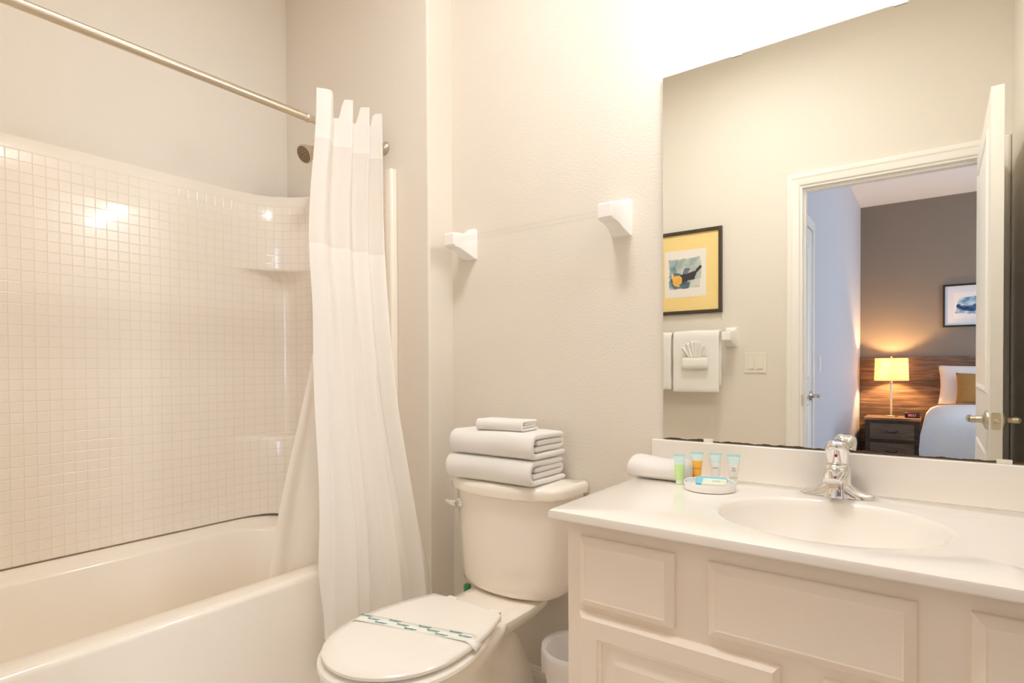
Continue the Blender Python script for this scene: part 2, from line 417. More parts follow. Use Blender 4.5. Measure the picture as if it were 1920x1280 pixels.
# ================================================================== TUB AND SURROUND
def tub():
    t = thing('bathtub', (-1.95, 0.72, 0), 'long cream alcove bathtub with straight apron, half behind the curtain', 'bathtub')
    X0, X1, Y0, Y1, ZR = XL + 0.002, -1.582, -0.048, YS - 0.002, 0.452
    K = 8
    R = []
    R.append(rrect(X0, X1, Y0, Y1, 0.012, 0.0, K))
    R.append(rrect(X0, X1, Y0, Y1, 0.012, 0.20, K))
    R.append(rrect(X0, X1, Y0, Y1, 0.012, ZR - 0.018, K))
    for a in (0.25, 0.5, 0.75, 1.0):
        i = 0.018 * (1 - math.cos(a * PI / 2)); z = ZR - 0.018 + 0.018 * math.sin(a * PI / 2)
        R.append(rrect(X0, X1 - i, Y0, Y1, 0.012, z, K))
    ix0, ix1, iy0, iy1 = -2.232, -1.668, 0.03, 1.385
    rad = (0.20, 0.24, 0.20, 0.16)
    for j, (ins, z) in enumerate(((-0.012, ZR), (-0.004, ZR - 0.003), (0.0, ZR - 0.010), (0.004, ZR - 0.03), (0.012, 0.40), (0.035, 0.28), (0.06, 0.17), (0.09, 0.115), (0.14, 0.09))):
        e = ins * 1.5 if ins > 0 else ins
        R.append(rrect(ix0 + ins, ix1 - ins, iy0 + e, iy1 - e, tuple(max(0.05, q - max(0, ins) * 0.4) for q in rad), z, K))
    m = MB().loft(R, False, True)
    # the back ledge rises to meet the wall panel
    nv = []
    for x, y, z in m.v:
        if z > ZR - 0.02 and x < -2.20:
            k = min(1, (-2.20 - x) / 0.10); z += 0.030 * k * k * (3 - 2 * k)
        nv.append((x, y, z))
    m.v = nv
    m.build('basin', TUBM, t, sharp=50)
    MB().lathe([(0.035, 0), (0.035, 0.003), (0.02, 0.005), (0, 0.005)], (-1.95, 1.15, 0.0925), 24).build('drain', CHROME, t)
    MB().lathe([(0.038, 0), (0.036, 0.008), (0.0, 0.010)], (-1.95, 1.354, 0.33), 24, (0, -1, 0.15)).build('overflow_cover', CHROME, t)
    return t
tub()
def surround():
    Zb, Zt = 0.462, 1.838
    xb, ye, x_end = -2.322, 1.458, -1.632
    ay, ax = 1.205, -2.135      # where the big corner curve starts and ends
    N1, NC, N2 = 26, 24, 10
    def path(big):
        P = [(xb, -0.04 + (ay + 0.04) * i / N1) for i in range(N1)]
        if big:
            for i in range(NC + 1):
                a = i / NC * PI / 2
                P.append((ax - (ax - xb) * math.cos(a), ay + (ye - ay) * math.sin(a)))
        else:
            r = 0.045
            cx, cy = xb - 0.006 + r, ye + 0.006 - r
            for i in range(NC + 1):
                q = i / NC
                if q < 0.4: P.append((xb - 0.006 * min(1, q / 0.1), ay + (cy - ay) * q / 0.4))
                elif q <= 0.6:
                    a = (q - 0.4) / 0.2 * PI / 2; P.append((cx - r * math.cos(a), cy + r * math.sin(a)))
                else:
                    k = (q - 0.6) / 0.4; P.append((cx + (ax - cx) * k, ye + 0.006 * (1 - max(0, (k - 0.75) / 0.25))))
        P += [(ax + (x_end - ax) * i / N2, ye) for i in range(1, N2 + 1)]
        return P
    A, B = path(True), path(False)
    def mix(k): return [(a[0] * (1 - k) + b[0] * k, a[1] * (1 - k) + b[1] * k) for a, b in zip(A, B)]
    def ledge_z(x):
        k = max(0, min(1, (-2.20 - x) / 0.10)); return 0.4545 + 0.030 * k * k * (3 - 2 * k)
    u = [0]
    for i in range(1, len(A)): u.append(u[-1] + math.dist(A[i], A[i - 1]))
    rows = [(A, Zb), (A, 0.62), (A, 0.785), (mix(0.04), 0.802), (mix(0.12), 0.809), (mix(0.35), 0.813), (mix(0.9), 0.815), (B, 0.83), (B, 1.20),
            (mix(0.97), 1.42), (mix(0.80), 1.49), (mix(0.45), 1.512), (mix(0.12), 1.517), (mix(0.03), 1.522), (A, 1.532), (A, 1.68), (A, Zt - 0.006)]
    top = [(a[0] - 0.004 if i < N1 + NC / 2 else a[0], a[1] + (0.004 if i > N1 else 0)) for i, a in enumerate(A)]
    rows.append((top, Zt)); 
    out = [((XL, a[1]) if i < N1 else ((XL + (a[0] - xb) * 0 + (a[0] - xb), a[1]) if False else ((a[0] - 0.018 * max(0, 1 - (i - N1) / NC), a[1] + 0.016 * min(1, (i - N1) / NC))))) for i, a in enumerate(A)]
    rows.append((out, Zt))
    m = MB(); vs = []; uv = []
    n = len(A) + 1
    for P, z in rows:
        for i, (x, y) in enumerate(P):
            zz = max(z, ledge_z(x)); vs.append((x, y, zz)); uv.append((u[i], zz))
        vs.append((x_end + 0.001, YS, z)); uv.append((u[-1] + 0.02, z))
    fs = []
    for k in range(len(rows) - 1):
        for i in range(n - 1):
            fs.append((k * n + i, (k) * n + i + 1, (k + 1) * n + i + 1, (k + 1) * n + i))
    me = bpy.data.meshes.new('shower_surround')
    t = thing('shower_surround', (-2.0, 0.7, 0.46), 'cream moulded wall surround with a small square tile pattern above the tub', 'shower surround')
    o0 = Vector((-2.0, 0.7, 0.46))
    me.from_pydata([tuple(Vector(p) - o0) for p in vs], [], fs)
    ul = me.uv_layers.new(name='UVMap')
    for lp_ in me.loops: ul.data[lp_.index].uv = uv[lp_.vertex_index]
    for p in me.polygons: p.use_smooth = True
    me.set_sharp_from_angle(angle=math.radians(50))
    me.materials.append(TILE)
    o = bpy.data.objects.new('tile_panel', me); COL.objects.link(o); o.parent = t
    # flip normals towards the room if needed
    if me.polygons[0].normal.x < 0: me.flip_normals()
    MB().tube([(x + 0.001, y - 0.001, ledge_z(x) - 0.0005) for x, y in A], 0.0014, 8).build('joint', mat('gap_shade_brown', (0.42, 0.31, 0.20), 0.7), t, sharp=0)  # brown strip stands in for the shadow in the gap above the tub
    # slim seam strip between the corner piece and the end panel
    s = MB().box(-2.1355, -2.1335, 1.4572, 1.4592, Zb, Zt - 0.008); s.build('seam', mat('seam_caulk', (0.60, 0.52, 0.42), 0.5), t)
    f = MB().loft([rrect(-1.660, -1.622, 1.446, 1.475, (0.003, 0.008, 0.008, 0.010), z, 4) for z in (Zb, Zt + 0.004)]); f.build('edge_flange', TUBM, t, sharp=40)
surround()

# ================================================================== SHOWER ROD, CURTAIN, HEAD
t = thing('curtain_rod', (-1.688, 0.72, 1.938), 'brushed metal shower curtain rod crossing the top of the tub', 'curtain rod')
RZ = 1.938
MB().tube([(-1.688, -0.04, RZ), (-1.688, 1.145, RZ)], 0.0128, 24).build('outer_tube', NICKEL, t)
MB().lathe([(0.0128, 0), (0.0150, 0.003), (0.0150, 0.010), (0.0128, 0.012)], (-1.688, 1.136, RZ), 24, (0, 1, 0)).build('collar', NICKEL, t)
MB().tube([(-1.688, 1.14, RZ), (-1.688, 1.468, RZ)], 0.0112, 24).build('inner_tube', NICKEL, t)
for y, s_ in ((YS - 0.0005, -1), (-0.0495, 1)):
    MB().lathe([(0.024, 0), (0.024, 0.003), (0.019, 0.007), (0.0155, 0.012), (0.0155, 0.022), (0.0112, 0.024)], (-1.688, y, RZ), 28, (0, s_, 0)).build('end_flange', NICKEL, t)

def sm(a, b, x):
    k = max(0, min(1, (x - a) / (b - a))); return k * k * (3 - 2 * k)
def curtain_pt(u, z):
    v = (2.035 - z) / (2.035 - 0.235)          # 0 top .. 1 bottom
    e = sm(0.12, 1.0, v)
    # centre line of the cloth
    xs = -1.652 - 0.012 * sm(0.06, 0.3, v) + 0.060 * sm(0.1, 0.55, v) + 0.115 * sm(0.45, 0.85, v); ys = 1.152 - 0.042 * sm(0.0, 0.35, v) - 0.085 * sm(0.35, 1.0, v)
    xe = -1.652 + 0.130 * sm(0.15, 0.7, v) + 0.115 * sm(0.55, 1.0, v); ye_ = 1.438 - 0.040 * sm(0.15, 0.6, v) + 0.036 * sm(0.6, 1.0, v)
    x = xs + (xe - xs) * u; y = ys + (ye_ - ys) * u
    ph = u ** 1.35
    a1 = 0.021 * (1 - 0.6 * sm(0.05, 0.9, v)); a2 = 0.022 * sm(0.15, 0.9, v) 
    f1 = math.tanh(2.2 * math.sin(2 * PI * (3.7 * ph + 0.0))) ; f2 = math.sin(2 * PI * (3.1 * ph + 0.62 + 0.06 * v)) + 0.35 * math.sin(2 * PI * (7.3 * ph + 0.1))
    d = a1 * f1 + a2 * f2
    dx, dy = (xe - xs), (ye_ - ys); L = math.hypot(dx, dy)
    nx, ny = dy / L, -dx / L
    # side sway makes folds overlap a little
    sway = 0.012 * math.sin(4 * PI * (3.7 * ph + 0.0)) * (1 - v * 0.6)
    x += nx * d + dx / L * sway; y += ny * d + dy / L * sway
    y += 0.004 * noise.noise(Vector((u * 6, z * 2.2, 3))); x += 0.006 * noise.noise(Vector((u * 5, z * 2.0, 9)))
    return (x, min(y, YS - 0.012), z)
def curtain():
    t = thing('shower_curtain', (-1.6, 1.25, 0.24), 'off-white fabric shower curtain bunched at the shower end of the rod', 'shower curtain')
    NU = 150
    def strip(name, z0, z1, nz, m, hem=False):
        mb = MB(); rows = []
        for k in range(nz + 1):
            z = z0 + (z1 - z0) * k / nz
            row = []
            for i in range(NU + 1):
                u = i / NU; zz = z
                x, y, zc = curtain_pt(u, z)
                if hem:
                    kk = sm(0.55, 0.235, z)
                    lift = 0.05 * max(0, 1 - u / 0.10) ** 2
                    zc = z + lift * kk
                    y += 0.03 * kk * max(0, 1 - u / 0.1)
                row.append((x, y, zc))
            rows.append(row)
        mb.loft(rows, False, False, False); mb.uv = 1
        return mb.build(name, m, t, sharp=0)
    # scalloped top: the hem between slits stands up above the rod
    mb = MB(); rows = []
    for k in range(11):
        row = []
        for i in range(NU + 1):
            u = i / NU
            top = 2.032 - 0.075 * (1 - sm(-0.35, 0.0, math.sin(2 * PI * (3.7 * u ** 1.35 + 0.0)))) * (1 - 0.35 * u)
            z = 1.868 + (top - 1.868) * k / 10
            row.append(curtain_pt(u, z))
        rows.append(row)
    mb.loft(rows, False, False, False); mb.uv = 1
    mb.build('header_band', CURT, t, sharp=0)
    strip('sheer_window', 1.868, 1.512, 26, SHEER)
    strip('main_panel', 1.512, 0.225, 80, CURT, True)
    # liner tail hanging inside the tub
    mb = MB(); rows = []
    for k in range(61):
        z = 1.93 - (1.93 - 0.30) * k / 60; v = (1.93 - z) / 1.63
        row = []
        for i in range(61):
            u = i / 60
            y0 = 1.195 - 0.19 * sm(0.30, 1.0, v) - 0.02 * v; y1 = 1.44
            y = y0 + (y1 - y0) * u
            x = -1.702 - 0.010 * v + (0.012 * (1 - v) + 0.012) * math.sin(2 * PI * (3.0 * u + 0.15))
            row.append((x, y, z))
        rows.append(row)
    mb.loft(rows, False, False, False); mb.uv = 1
    mb.build('liner', LINER, t, sharp=0)
curtain()

t = thing('shower', (-1.95, YS, 2.005), 'small round metal shower head on a bent arm above the curtain edge', 'shower head')
fc = Vector((-1.955, 1.305, 1.925)); fn = Vector((0.035, -0.846, -0.528)).normalized()
arm0 = Vector((-1.95, YS, 2.01)); back = fc - fn * 0.075
MB().tube([arm0, (-1.95, 1.44, 2.012), (-1.951, 1.40, 2.010), (-1.968, 1.37, 1.995), back], 0.0105, 16).build('shower_arm', NICKEL, t)
MB().lathe([(0.030, 0), (0.028, 0.006), (0.012, 0.010)], (-1.95, YS, 2.01), 24, (0, -1, 0)).build('wall_flange', NICKEL, t)
MB().lathe([(0.012, -0.078), (0.015, -0.074), (0.016, -0.060), (0.015, -0.052), (0.020, -0.046), (0.031, -0.020), (0.036, -0.004), (0.036, 0.0), (0.033, 0.002)], fc, 32, fn).build('head_shell', NICKEL, t)
FACE = mat('shower_face', (0.16, 0.10, 0.055), 0.4); RING = mat('shower_nozzle', (0.50, 0.38, 0.24), 0.4)
MB().lathe([(0.032, 0.0018), (0.031, 0.003), (0.0, 0.003)], fc, 32, fn).build('spray_face', FACE, t)
nz = MB()
for rr, cnt in ((0.0255, 18), (0.0165, 11), (0.008, 5)):
    q = fn.to_track_quat('Z', 'Y')
    for i in range(cnt):
        a = 2 * PI * i / cnt
        nz.lathe([(0.0022, 0.003), (0.0016, 0.005), (0, 0.005)], fc + q @ Vector((rr * math.cos(a), rr * math.sin(a), 0)), 8, fn)
nz.build('nozzles', RING, t)['kind'] = 'stuff'

# ================================================================== TOWEL BARS (ceramic posts, clear rod)
def ceramic_post(m, x, ywall, sgn, z, D=0.115):
    """plate on the wall, tapering bracket with a concave underside; sgn = direction into the room"""
    hw = 0.034
    n = 14; prof = [(0.0, z + 0.052), (0.006, z + 0.054)]
    prof += [(0.02, z + 0.046), (0.06, z + 0.028), (D - 0.006, z + 0.024), (D, z + 0.018), (D, z - 0.018), (D - 0.006, z - 0.024)]
    for i in range(n + 1):
        a = i / n; prof.append((0.098 * (1 - a) ** 0.9 * 1.0 * (1 - 0.0) + 0.006 * a, z - 0.026 - 0.030 * a ** 1.8))
    prof += [(0.0, z - 0.056)]
    rings = []
    for s_, ins in ((-1, 0.006), (-1, 0.002), (-1, 0.0), (1, 0.0), (1, 0.002), (1, 0.006)):
        w_ = hw - (0 if ins == 0.006 else 0.003 if ins == 0.002 else 0.007)
    rings = []
    for off, ins in ((-hw, 0.005), (-hw + 0.0015, 0.0015), (-hw + 0.005, 0.0), (hw - 0.005, 0.0), (hw - 0.0015, 0.0015), (hw, 0.005)):
        ring = []
        for d, zz in prof:
            zc = z
            taper = 1 - 0.30 * min(1, d / 0.05)
            ring.append((x + off * taper, ywall + sgn * max(0.0, d - ins * (d > 0.01)), zz - ins * (1 if zz > zc else -1)))
        rings.append(ring)
    m.loft(rings)
def towel_bar(loc, xa, xb_, ywall, sgn, z, label):
    t = thing('towel_bar', loc, label, 'towel bar')
    for x in (xa, xb_):
        m = MB(); ceramic_post(m, x, ywall, sgn, z); m.build('post', CERAM, t, sharp=30)
    MB().tube([(xa, ywall + sgn * 0.092, z), (xb_, ywall + sgn * 0.092, z)], 0.0085, 20).build('rod', CLEAR, t)
    return t
towel_bar((-1.07, YV, 1.55), -1.372, -0.766, YV, -1, 1.551, 'empty towel bar with white ceramic posts and clear rod above the toilet')
towel_bar((-1.25, YD, 1.27), -1.555, -0.940, YD, 1, 1.272, 'towel bar with white posts holding towels, seen in the mirror')

# ================================================================== TOILET
def egg(cx, yf, yb, hw, z, yw=None, backw=0.7, n=48, sq=2.0):
    """ring: rounded front (low y), tapered flat back"""
    yw = yw if yw is not None else yf + (yb - yf) * 0.45
    pts = []
    half = n // 2
    L = []
    for i in range(half + 1):
        s = i / half
        # front half ellipse for first 60 %, then side to back corner
        if s <= 0.6:
            a = s / 0.6 * PI / 2; L.append((hw * math.sin(a) ** (2 / sq) if a > 0 else 0.0, yw - (yw - yf) * math.cos(a) ** (2 / sq) if a < PI / 2 else yw))
        elif s <= 0.92:
            q = (s - 0.6) / 0.32; L.append((hw * (1 - (1 - backw) * q * q), yw + (yb - yw) * q))
        else:
            q = (s - 0.92) / 0.08; L.append((hw * backw * (1 - q), yb + 0.004 * q))
    for x, y in L: pts.append((cx + x, y, z))
    for x, y in reversed(L[1:-1]): pts.append((cx - x, y, z))
    return pts
TX = -1.095
def toilet():
    t = thing('toilet', (TX, 1.2, 0), 'white two-piece toilet with lid down between curtain and vanity', 'toilet')
    # bowl and pedestal
    R = [egg(TX, 0.90, 1.50, 0.112, 0.0, 1.15, 0.75), egg(TX, 0.905, 1.50, 0.106, 0.05, 1.15, 0.70), egg(TX, 0.93, 1.495, 0.096, 0.13, 1.13, 0.66),
         egg(TX, 0.90, 1.47, 0.112, 0.20, 1.09, 0.52), egg(TX, 0.83, 1.42, 0.150, 0.28, 1.03, 0.40), egg(TX, 0.797, 1.34, 0.172, 0.335, 1.01, 0.50),
         egg(TX, 0.788, 1.30, 0.180, 0.365, 1.01, 0.66), egg(TX, 0.790, 1.29, 0.180, 0.378, 1.01, 0.66), egg(TX, 0.798, 1.28, 0.172, 0.382, 1.01, 0.66)]
    MB().loft(R).build('bowl', PORC, t, sharp=60)
    # rear deck carrying the tank
    dk = []
    for z, e in ((0.30, -0.05), (0.335, -0.02), (0.365, 0.0), (0.380, 0.0), (0.386, -0.006)):
        pts = []
        outline = [(0.118, 1.16), (0.124, 1.24), (0.126, 1.31), (0.127, 1.37), (0.126, 1.43), (0.122, 1.50), (0.115, 1.56)]
        for x, y in outline: pts.append((TX + max(0.05, x + e), y, z))
        for x, y in reversed(outline): pts.append((TX - max(0.05, x + e), y, z))
        dk.append(pts)
    MB().loft(dk).build('deck', PORC, t, sharp=40, sub=1)
    # seat ring and lid
    CXL = TX + 0.01
    zs = 0.386
    R = [egg(CXL, 0.790, 1.205, 0.184, zs, 0.99, 0.66), egg(CXL, 0.780, 1.21, 0.192, zs + 0.005, 0.99, 0.66), egg(CXL, 0.782, 1.21, 0.190, zs + 0.012, 0.99, 0.66), egg(CXL, 0.800, 1.205, 0.174, zs + 0.017, 0.99, 0.66)]
    MB().loft(R).build('seat', SEATM, t, sharp=50)
    zl = 0.408
    R = [egg(CXL, 0.800, 1.235, 0.174, zl, 0.99, 0.70), egg(CXL, 0.792, 1.242, 0.181, zl + 0.004, 0.99, 0.70), egg(CXL, 0.792, 1.242, 0.181, zl + 0.011, 0.99, 0.70), egg(CXL, 0.800, 1.238, 0.175, zl + 0.017, 0.99, 0.70), egg(CXL, 0.83, 1.21, 0.15, zl + 0.020, 0.99, 0.70), egg(CXL, 0.90, 1.14, 0.08, zl + 0.022, 0.99, 0.70)]
    MB().loft(R).build('lid', SEATM, t, sharp=45)
    for sx in (-1, 1):
        MB().loft([rrect(CXL + sx * 0.082 - 0.018, CXL + sx * 0.082 + 0.018, 1.230, 1.278, 0.006, z, 3) for z in (0.384, 0.408, 0.412)]).build('hinge', SEATM, t, bevel=0.002)
    # tank
    def plan(hw, yf, yb, bow, z, n=10, cr=0.035):
        pts = []
        # front, from right corner bowing towards the room to left corner
        for i in range(n + 1):
            s = 1 - 2 * i / n
            x = s * (hw - cr * 0.6); y = yf + bow * (abs(s) ** 2.2)
            pts.append((x, y))
        pts = [(hw, yb), (hw, yf + bow + 0.075), (hw - 0.004, yf + bow + 0.04), (hw - 0.012, yf + bow + 0.018)] + pts + [(-hw + 0.012, yf + bow + 0.018), (-hw + 0.004, yf + bow + 0.04), (-hw, yf + bow + 0.075), (-hw, yb)]
        return [(TX - 0.006 + x, y, z) for x, y in pts]
    T = [plan(0.155, 1.415, 1.55, 0.035, 0.390), plan(0.172, 1.400, 1.57, 0.042, 0.393), plan(0.184, 1.391, 1.577, 0.046, 0.401), plan(0.190, 1.386, 1.58, 0.048, 0.416), plan(0.192, 1.384, 1.582, 0.048, 0.44), plan(0.200, 1.378, 1.585, 0.05, 0.60), plan(0.206, 1.374, 1.588, 0.052, 0.702)]
    MB().loft(T).build('tank', PORC, t, sharp=50)
    Ld = [plan(0.211, 1.366, 1.590, 0.055, 0.703), plan(0.219, 1.358, 1.592, 0.057, 0.708), plan(0.221, 1.356, 1.592, 0.057, 0.728), plan(0.217, 1.360, 1.592, 0.056, 0.739), plan(0.208, 1.370, 1.588, 0.054, 0.744), plan(0.16, 1.42, 1.55, 0.04, 0.747)]
    MB().loft(Ld).build('tank_lid', PORC, t, sharp=50)
    # chrome trip lever on the left of the tank front
    b = Vector((TX - 0.168, 1.416, 0.656)); n = Vector((-0.22, -1, 0)).normalized()
    MB().lathe([(0.016, -0.004), (0.016, 0.006), (0.012, 0.010), (0.008, 0.012), (0.008, 0.018)], b, 24, n).build('lever_base', CHROME, t)
    MB().tube([b + n * 0.014, b + n * 0.018 + Vector((-0.018, 0, 0.001)), b + n * 0.016 + Vector((-0.045, -0.002, 0.006))], [0.013, 0.011, 0.004], 14).build('flush_lever', CHROME, t)
    MB().lathe([(0.012, -0.03), (0.013, -0.004), (0.010, 0)], (-1.268, 1.455, 0.372), 8).build('valve_nut', mat('green_plastic', (0.05, 0.32, 0.15), 0.4), t)
    # rim bolts caps
    for sx in (-1, 1):
        MB().lathe([(0.012, 0), (0.011, 0.010), (0.005, 0.015), (0, 0.016)], (TX + sx * 0.125, 1.25, 0.0), 16).build('bolt_cap', PORC, t)
    return t
toilet()
# paper sanitary band across the lid
PAPER = mat('band_paper', (0.90, 0.90, 0.86), 0.6); INK = mat('band_ink', (0.03, 0.25, 0.23), 0.6); INK2 = mat('band_ink_pale', (0.35, 0.62, 0.60), 0.6)
t = thing('paper_band', (-1.09, 1.0, 0.43), 'white paper hygiene band with teal print wrapped across the toilet lid', 'paper band')
bL, bR = Vector((-1.262, 0.985)), Vector((-0.902, 1.078))
bd = (bR - bL).normalized(); bn = Vector((-bd.y, bd.x)); Lb = (bR - bL).length
mb = MB(); rows = []
for k in (-1, 1):
    row = []
    for i in range(41):
        s = i / 40; p = bL + bd * (Lb * s) + bn * (0.0205 * k)
        z = 0.4310 + 0.0008 * math.sin(s * 9)
        if s < 0.035: z -= 0.012 * ((0.035 - s) / 0.035)
        if s > 0.93: z -= 0.020 * ((s - 0.93) / 0.07) ** 1.2
        row.append((p.x, p.y, z))
    rows.append(row)
mb.loft(rows, False, False, False); mb.build('paper', PAPER, t, sharp=0, solid=0.0006)
ang = math.atan2(bd.y, bd.x)
for j, (off, ph) in enumerate(((0.0125, 0.02), (0.0005, 0.37), (-0.0115, 0.70))):
    for i in range(4):
        s = (i + 0.30 + ph) / 4.1
        if s > 0.95 or s < 0.05: continue
        p = bL + bd * (Lb * s) + bn * off
        z = 0.4323 + 0.0008 * math.sin(s * 9)
        if s > 0.93: z -= 0.020 * ((s - 0.93) / 0.07) ** 1.2
        M = Matrix.Translation((p.x, p.y, z)) @ Matrix.Rotation(ang, 4, 'Z')
        text_mesh('Sanitized', 0.0102, INK, t, 'printed_word', M)
        M = Matrix.Translation((p.x + 0.001, p.y - 0.0055, z)) @ Matrix.Rotation(ang, 4, 'Z')
        text_mesh('for your protection', 0.0034, INK2, t, 'printed_line', M)

# ================================================================== FOLDED TOWELS
def ribbon(m, pts, th, x0, x1, nx=14, jit=0.0, seed=0):
    """thick folded cloth: centre line pts in (y,z) swept from x0 to x1"""
    # resample
    P = [Vector(p) for p in pts]; n = len(P); rings = []
    L, Rr = [], []
    for i in range(n):
        tq = (P[min(i + 1, n - 1)] - P[max(i - 1, 0)]).normalized(); nn = Vector((-tq.y, tq.x))
        L.append(P[i] + nn * th / 2); Rr.append(P[i] - nn * th / 2)
    # rounded ends
    def endcap(a, b, n_=4):
        c = (a + b) / 2; d = (b - a) / 2; o = Vector((-d.y, d.x)); 
        return c, d, o
    ring = L[:]
    t1 = (P[-1] - P[-2]).normalized()
    ring += [P[-1] + t1 * th * 0.45]
    ring += Rr[::-1]
    t0 = (P[0] - P[1]).normalized(); ring += [P[0] + t0 * th * 0.45]
    cen = Vector((sum(p.x for p in ring) / len(ring), sum(p.y for p in ring) / len(ring)))
    for k in range(nx + 1):
        s = k / nx; x = x0 + (x1 - x0) * s
        edge = min(s, 1 - s) * (abs(x1 - x0))
        pin = 1.0
        rr = []
        for j, p in enumerate(ring):
            v = Vector((x * 9 + seed * 3.1, p.x * 14, p.y * 14))
            dj = jit * noise.noise(v)
            rr.append((x + (0.5 * jit * noise.noise(v + Vector((5, 5, 5)))), p.x + dj, p.y + 0.6 * jit * noise.noise(v + Vector((9, 1, 2)))))
        rings.append(rr)
    # rounded cloth edge at both ends
    N = len(ring)
    def mid(rg, j):
        if j < n: a, b = rg[j], rg[2 * n - j]
        elif j == n: a, b = rg[n - 1], rg[n + 1]
        elif j == N - 1: a, b = rg[0], rg[N - 2]
        else: a, b = rg[j], rg[2 * n - j]
        return [(a[q] + b[q]) / 2 for q in range(3)]
    def shrunk(rg, f, dx):
        o = []
        for j, p in enumerate(rg):
            c = mid(rg, j); o.append((p[0] + dx, c[1] + (p[1] - c[1]) * f, c[2] + (p[2] - c[2]) * f))
        return o
    sg = 1 if x1 > x0 else -1
    rings = [shrunk(rings[0], 0.35, -sg * th * 0.36), shrunk(rings[0], 0.8, -sg * th * 0.22)] + rings + [shrunk(rings[-1], 0.8, sg * th * 0.22), shrunk(rings[-1], 0.35, sg * th * 0.36)]
    base = len(m.v)
    m.loft(rings, False, False)
    for st in (base, base + (len(rings) - 1) * N):
        for i in range(n - 1):
            q = (st + i, st + i + 1, st + 2 * n - i - 1, st + 2 * n - i)
            m.f.append(q)
        m.f.append((st + n - 1, st + n, st + n + 1)); m.f.append((st + N - 1, st + 0, st + 2 * n))
def arc(c, r, a0, a1, n=8): return [(c[0] + r * math.cos(a0 + (a1 - a0) * i / n), c[1] + r * math.sin(a0 + (a1 - a0) * i / n)) for i in range(n + 1)]
def line(a, b, n=6): return [(a[0] + (b[0] - a[0]) * i / n, a[1] + (b[1] - a[1]) * i / n) for i in range(n)]
def folded_towel(name, x0, x1, yf, yb, z0, h, label, group, rot=0.0, seed=1, cat='towel', jit=0.004):
    th = h / 4 * 0.97
    m = MB()
    zo_b, zo_t = z0 + th / 2 + 0.0005, z0 + h - th / 2
    r = (zo_t - zo_b) / 2
    # outer C: open at the back, fold at the front
    cz = (zo_b + zo_t) / 2; cy = yf + r * 0.75 + th / 2
    outer = line((yb - 0.012, zo_t - 0.002), (cy, zo_t)) + [(cy - r * 0.75 * math.sin(a), cz + r * math.cos(a)) for a in [PI * i / 12 for i in range(13)]] + line((cy + 0.01, zo_b), (yb, zo_b)) + [(yb, zo_b)]
    ribbon(m, outer, th, x0, x1, jit=jit, seed=seed)
    # inner U: fold at the back, loose ends at the front
    ri = th / 2
    yi = yf + r * 0.75 + th * 0.55
    ybk = yb - 0.018
    inner = line((yi + 0.012, cz + ri * 1.0), (ybk, cz + ri * 1.0)) + [(ybk + ri * math.sin(a), cz + ri * math.cos(a)) for a in [PI * i / 6 for i in range(7)]] + line((ybk - 0.01, cz - ri), (yi, cz - ri)) + [(yi, cz - ri)]
    ribbon(m, inner, th * 0.98, x0 + 0.004, x1 - 0.003, jit=jit, seed=seed + 3)
    c = Vector(((x0 + x1) / 2, (yf + yb) / 2, z0))
    R = Matrix.Translation(c) @ Matrix.Rotation(rot, 4, 'Z') @ Matrix.Translation(-c)
    m.v = [tuple(R @ Vector(p)) for p in m.v]
    return single(m, name, TOWEL, c, label, cat, group, sharp=0, sub=1)
folded_towel('bath_towel', -1.273, -0.953, 1.360, 1.560, 0.747, 0.077, 'folded white bath towel, lower one of the stack on the toilet tank', 'folded bath towels on the toilet tank', 0.0, 1)
folded_towel('bath_towel', -1.262, -0.952, 1.368, 1.560, 0.8255, 0.080, 'folded white bath towel, upper one of the stack on the toilet tank', 'folded bath towels on the toilet tank', 0.0, 5)
folded_towel('hand_towel', -1.175, -1.010, 1.395, 1.500, 0.905, 0.036, 'small folded white washcloth on top of the towel stack', None, 0.10, 9, jit=0.003)

# rolled hand towel on the counter
def rolled():
    m = MB(); rings = []
    x0, x1 = -0.684, -0.520; yc, R0 = 1.490, 0.033; z0 = 0.798
    for k in range(25):
        s = k / 24; x = x0 + (x1 - x0) * s
        endr = 1 - 0.20 * (abs(2 * s - 1)) ** 12
        hz = 1.0 + 0.05 * math.cos(2 * PI * (s - 0.12) * 1.1)
        ring = []
        for i in range(40):
            a = 2 * PI * i / 40
            rr = R0 * endr * (1 + 0.05 * noise.noise(Vector((x * 16, math.cos(a) * 1.3, math.sin(a) * 1.3))))
            y = yc + rr * 1.32 * math.cos(a); z = z0 + 0.0285 * hz * endr + rr * 0.92 * hz * math.sin(a)
            z = max(z, z0)
            ring.append((x, y, z))
        rings.append(ring)
    m.loft(rings)
    o = single(m, 'rolled_towel', TOWEL, ((x0 + x1) / 2, yc, z0), 'rolled white hand towel lying on the counter by the backsplash', 'towel', None, sharp=0)
    # spiral seam line on the left end
    return o
rolled()

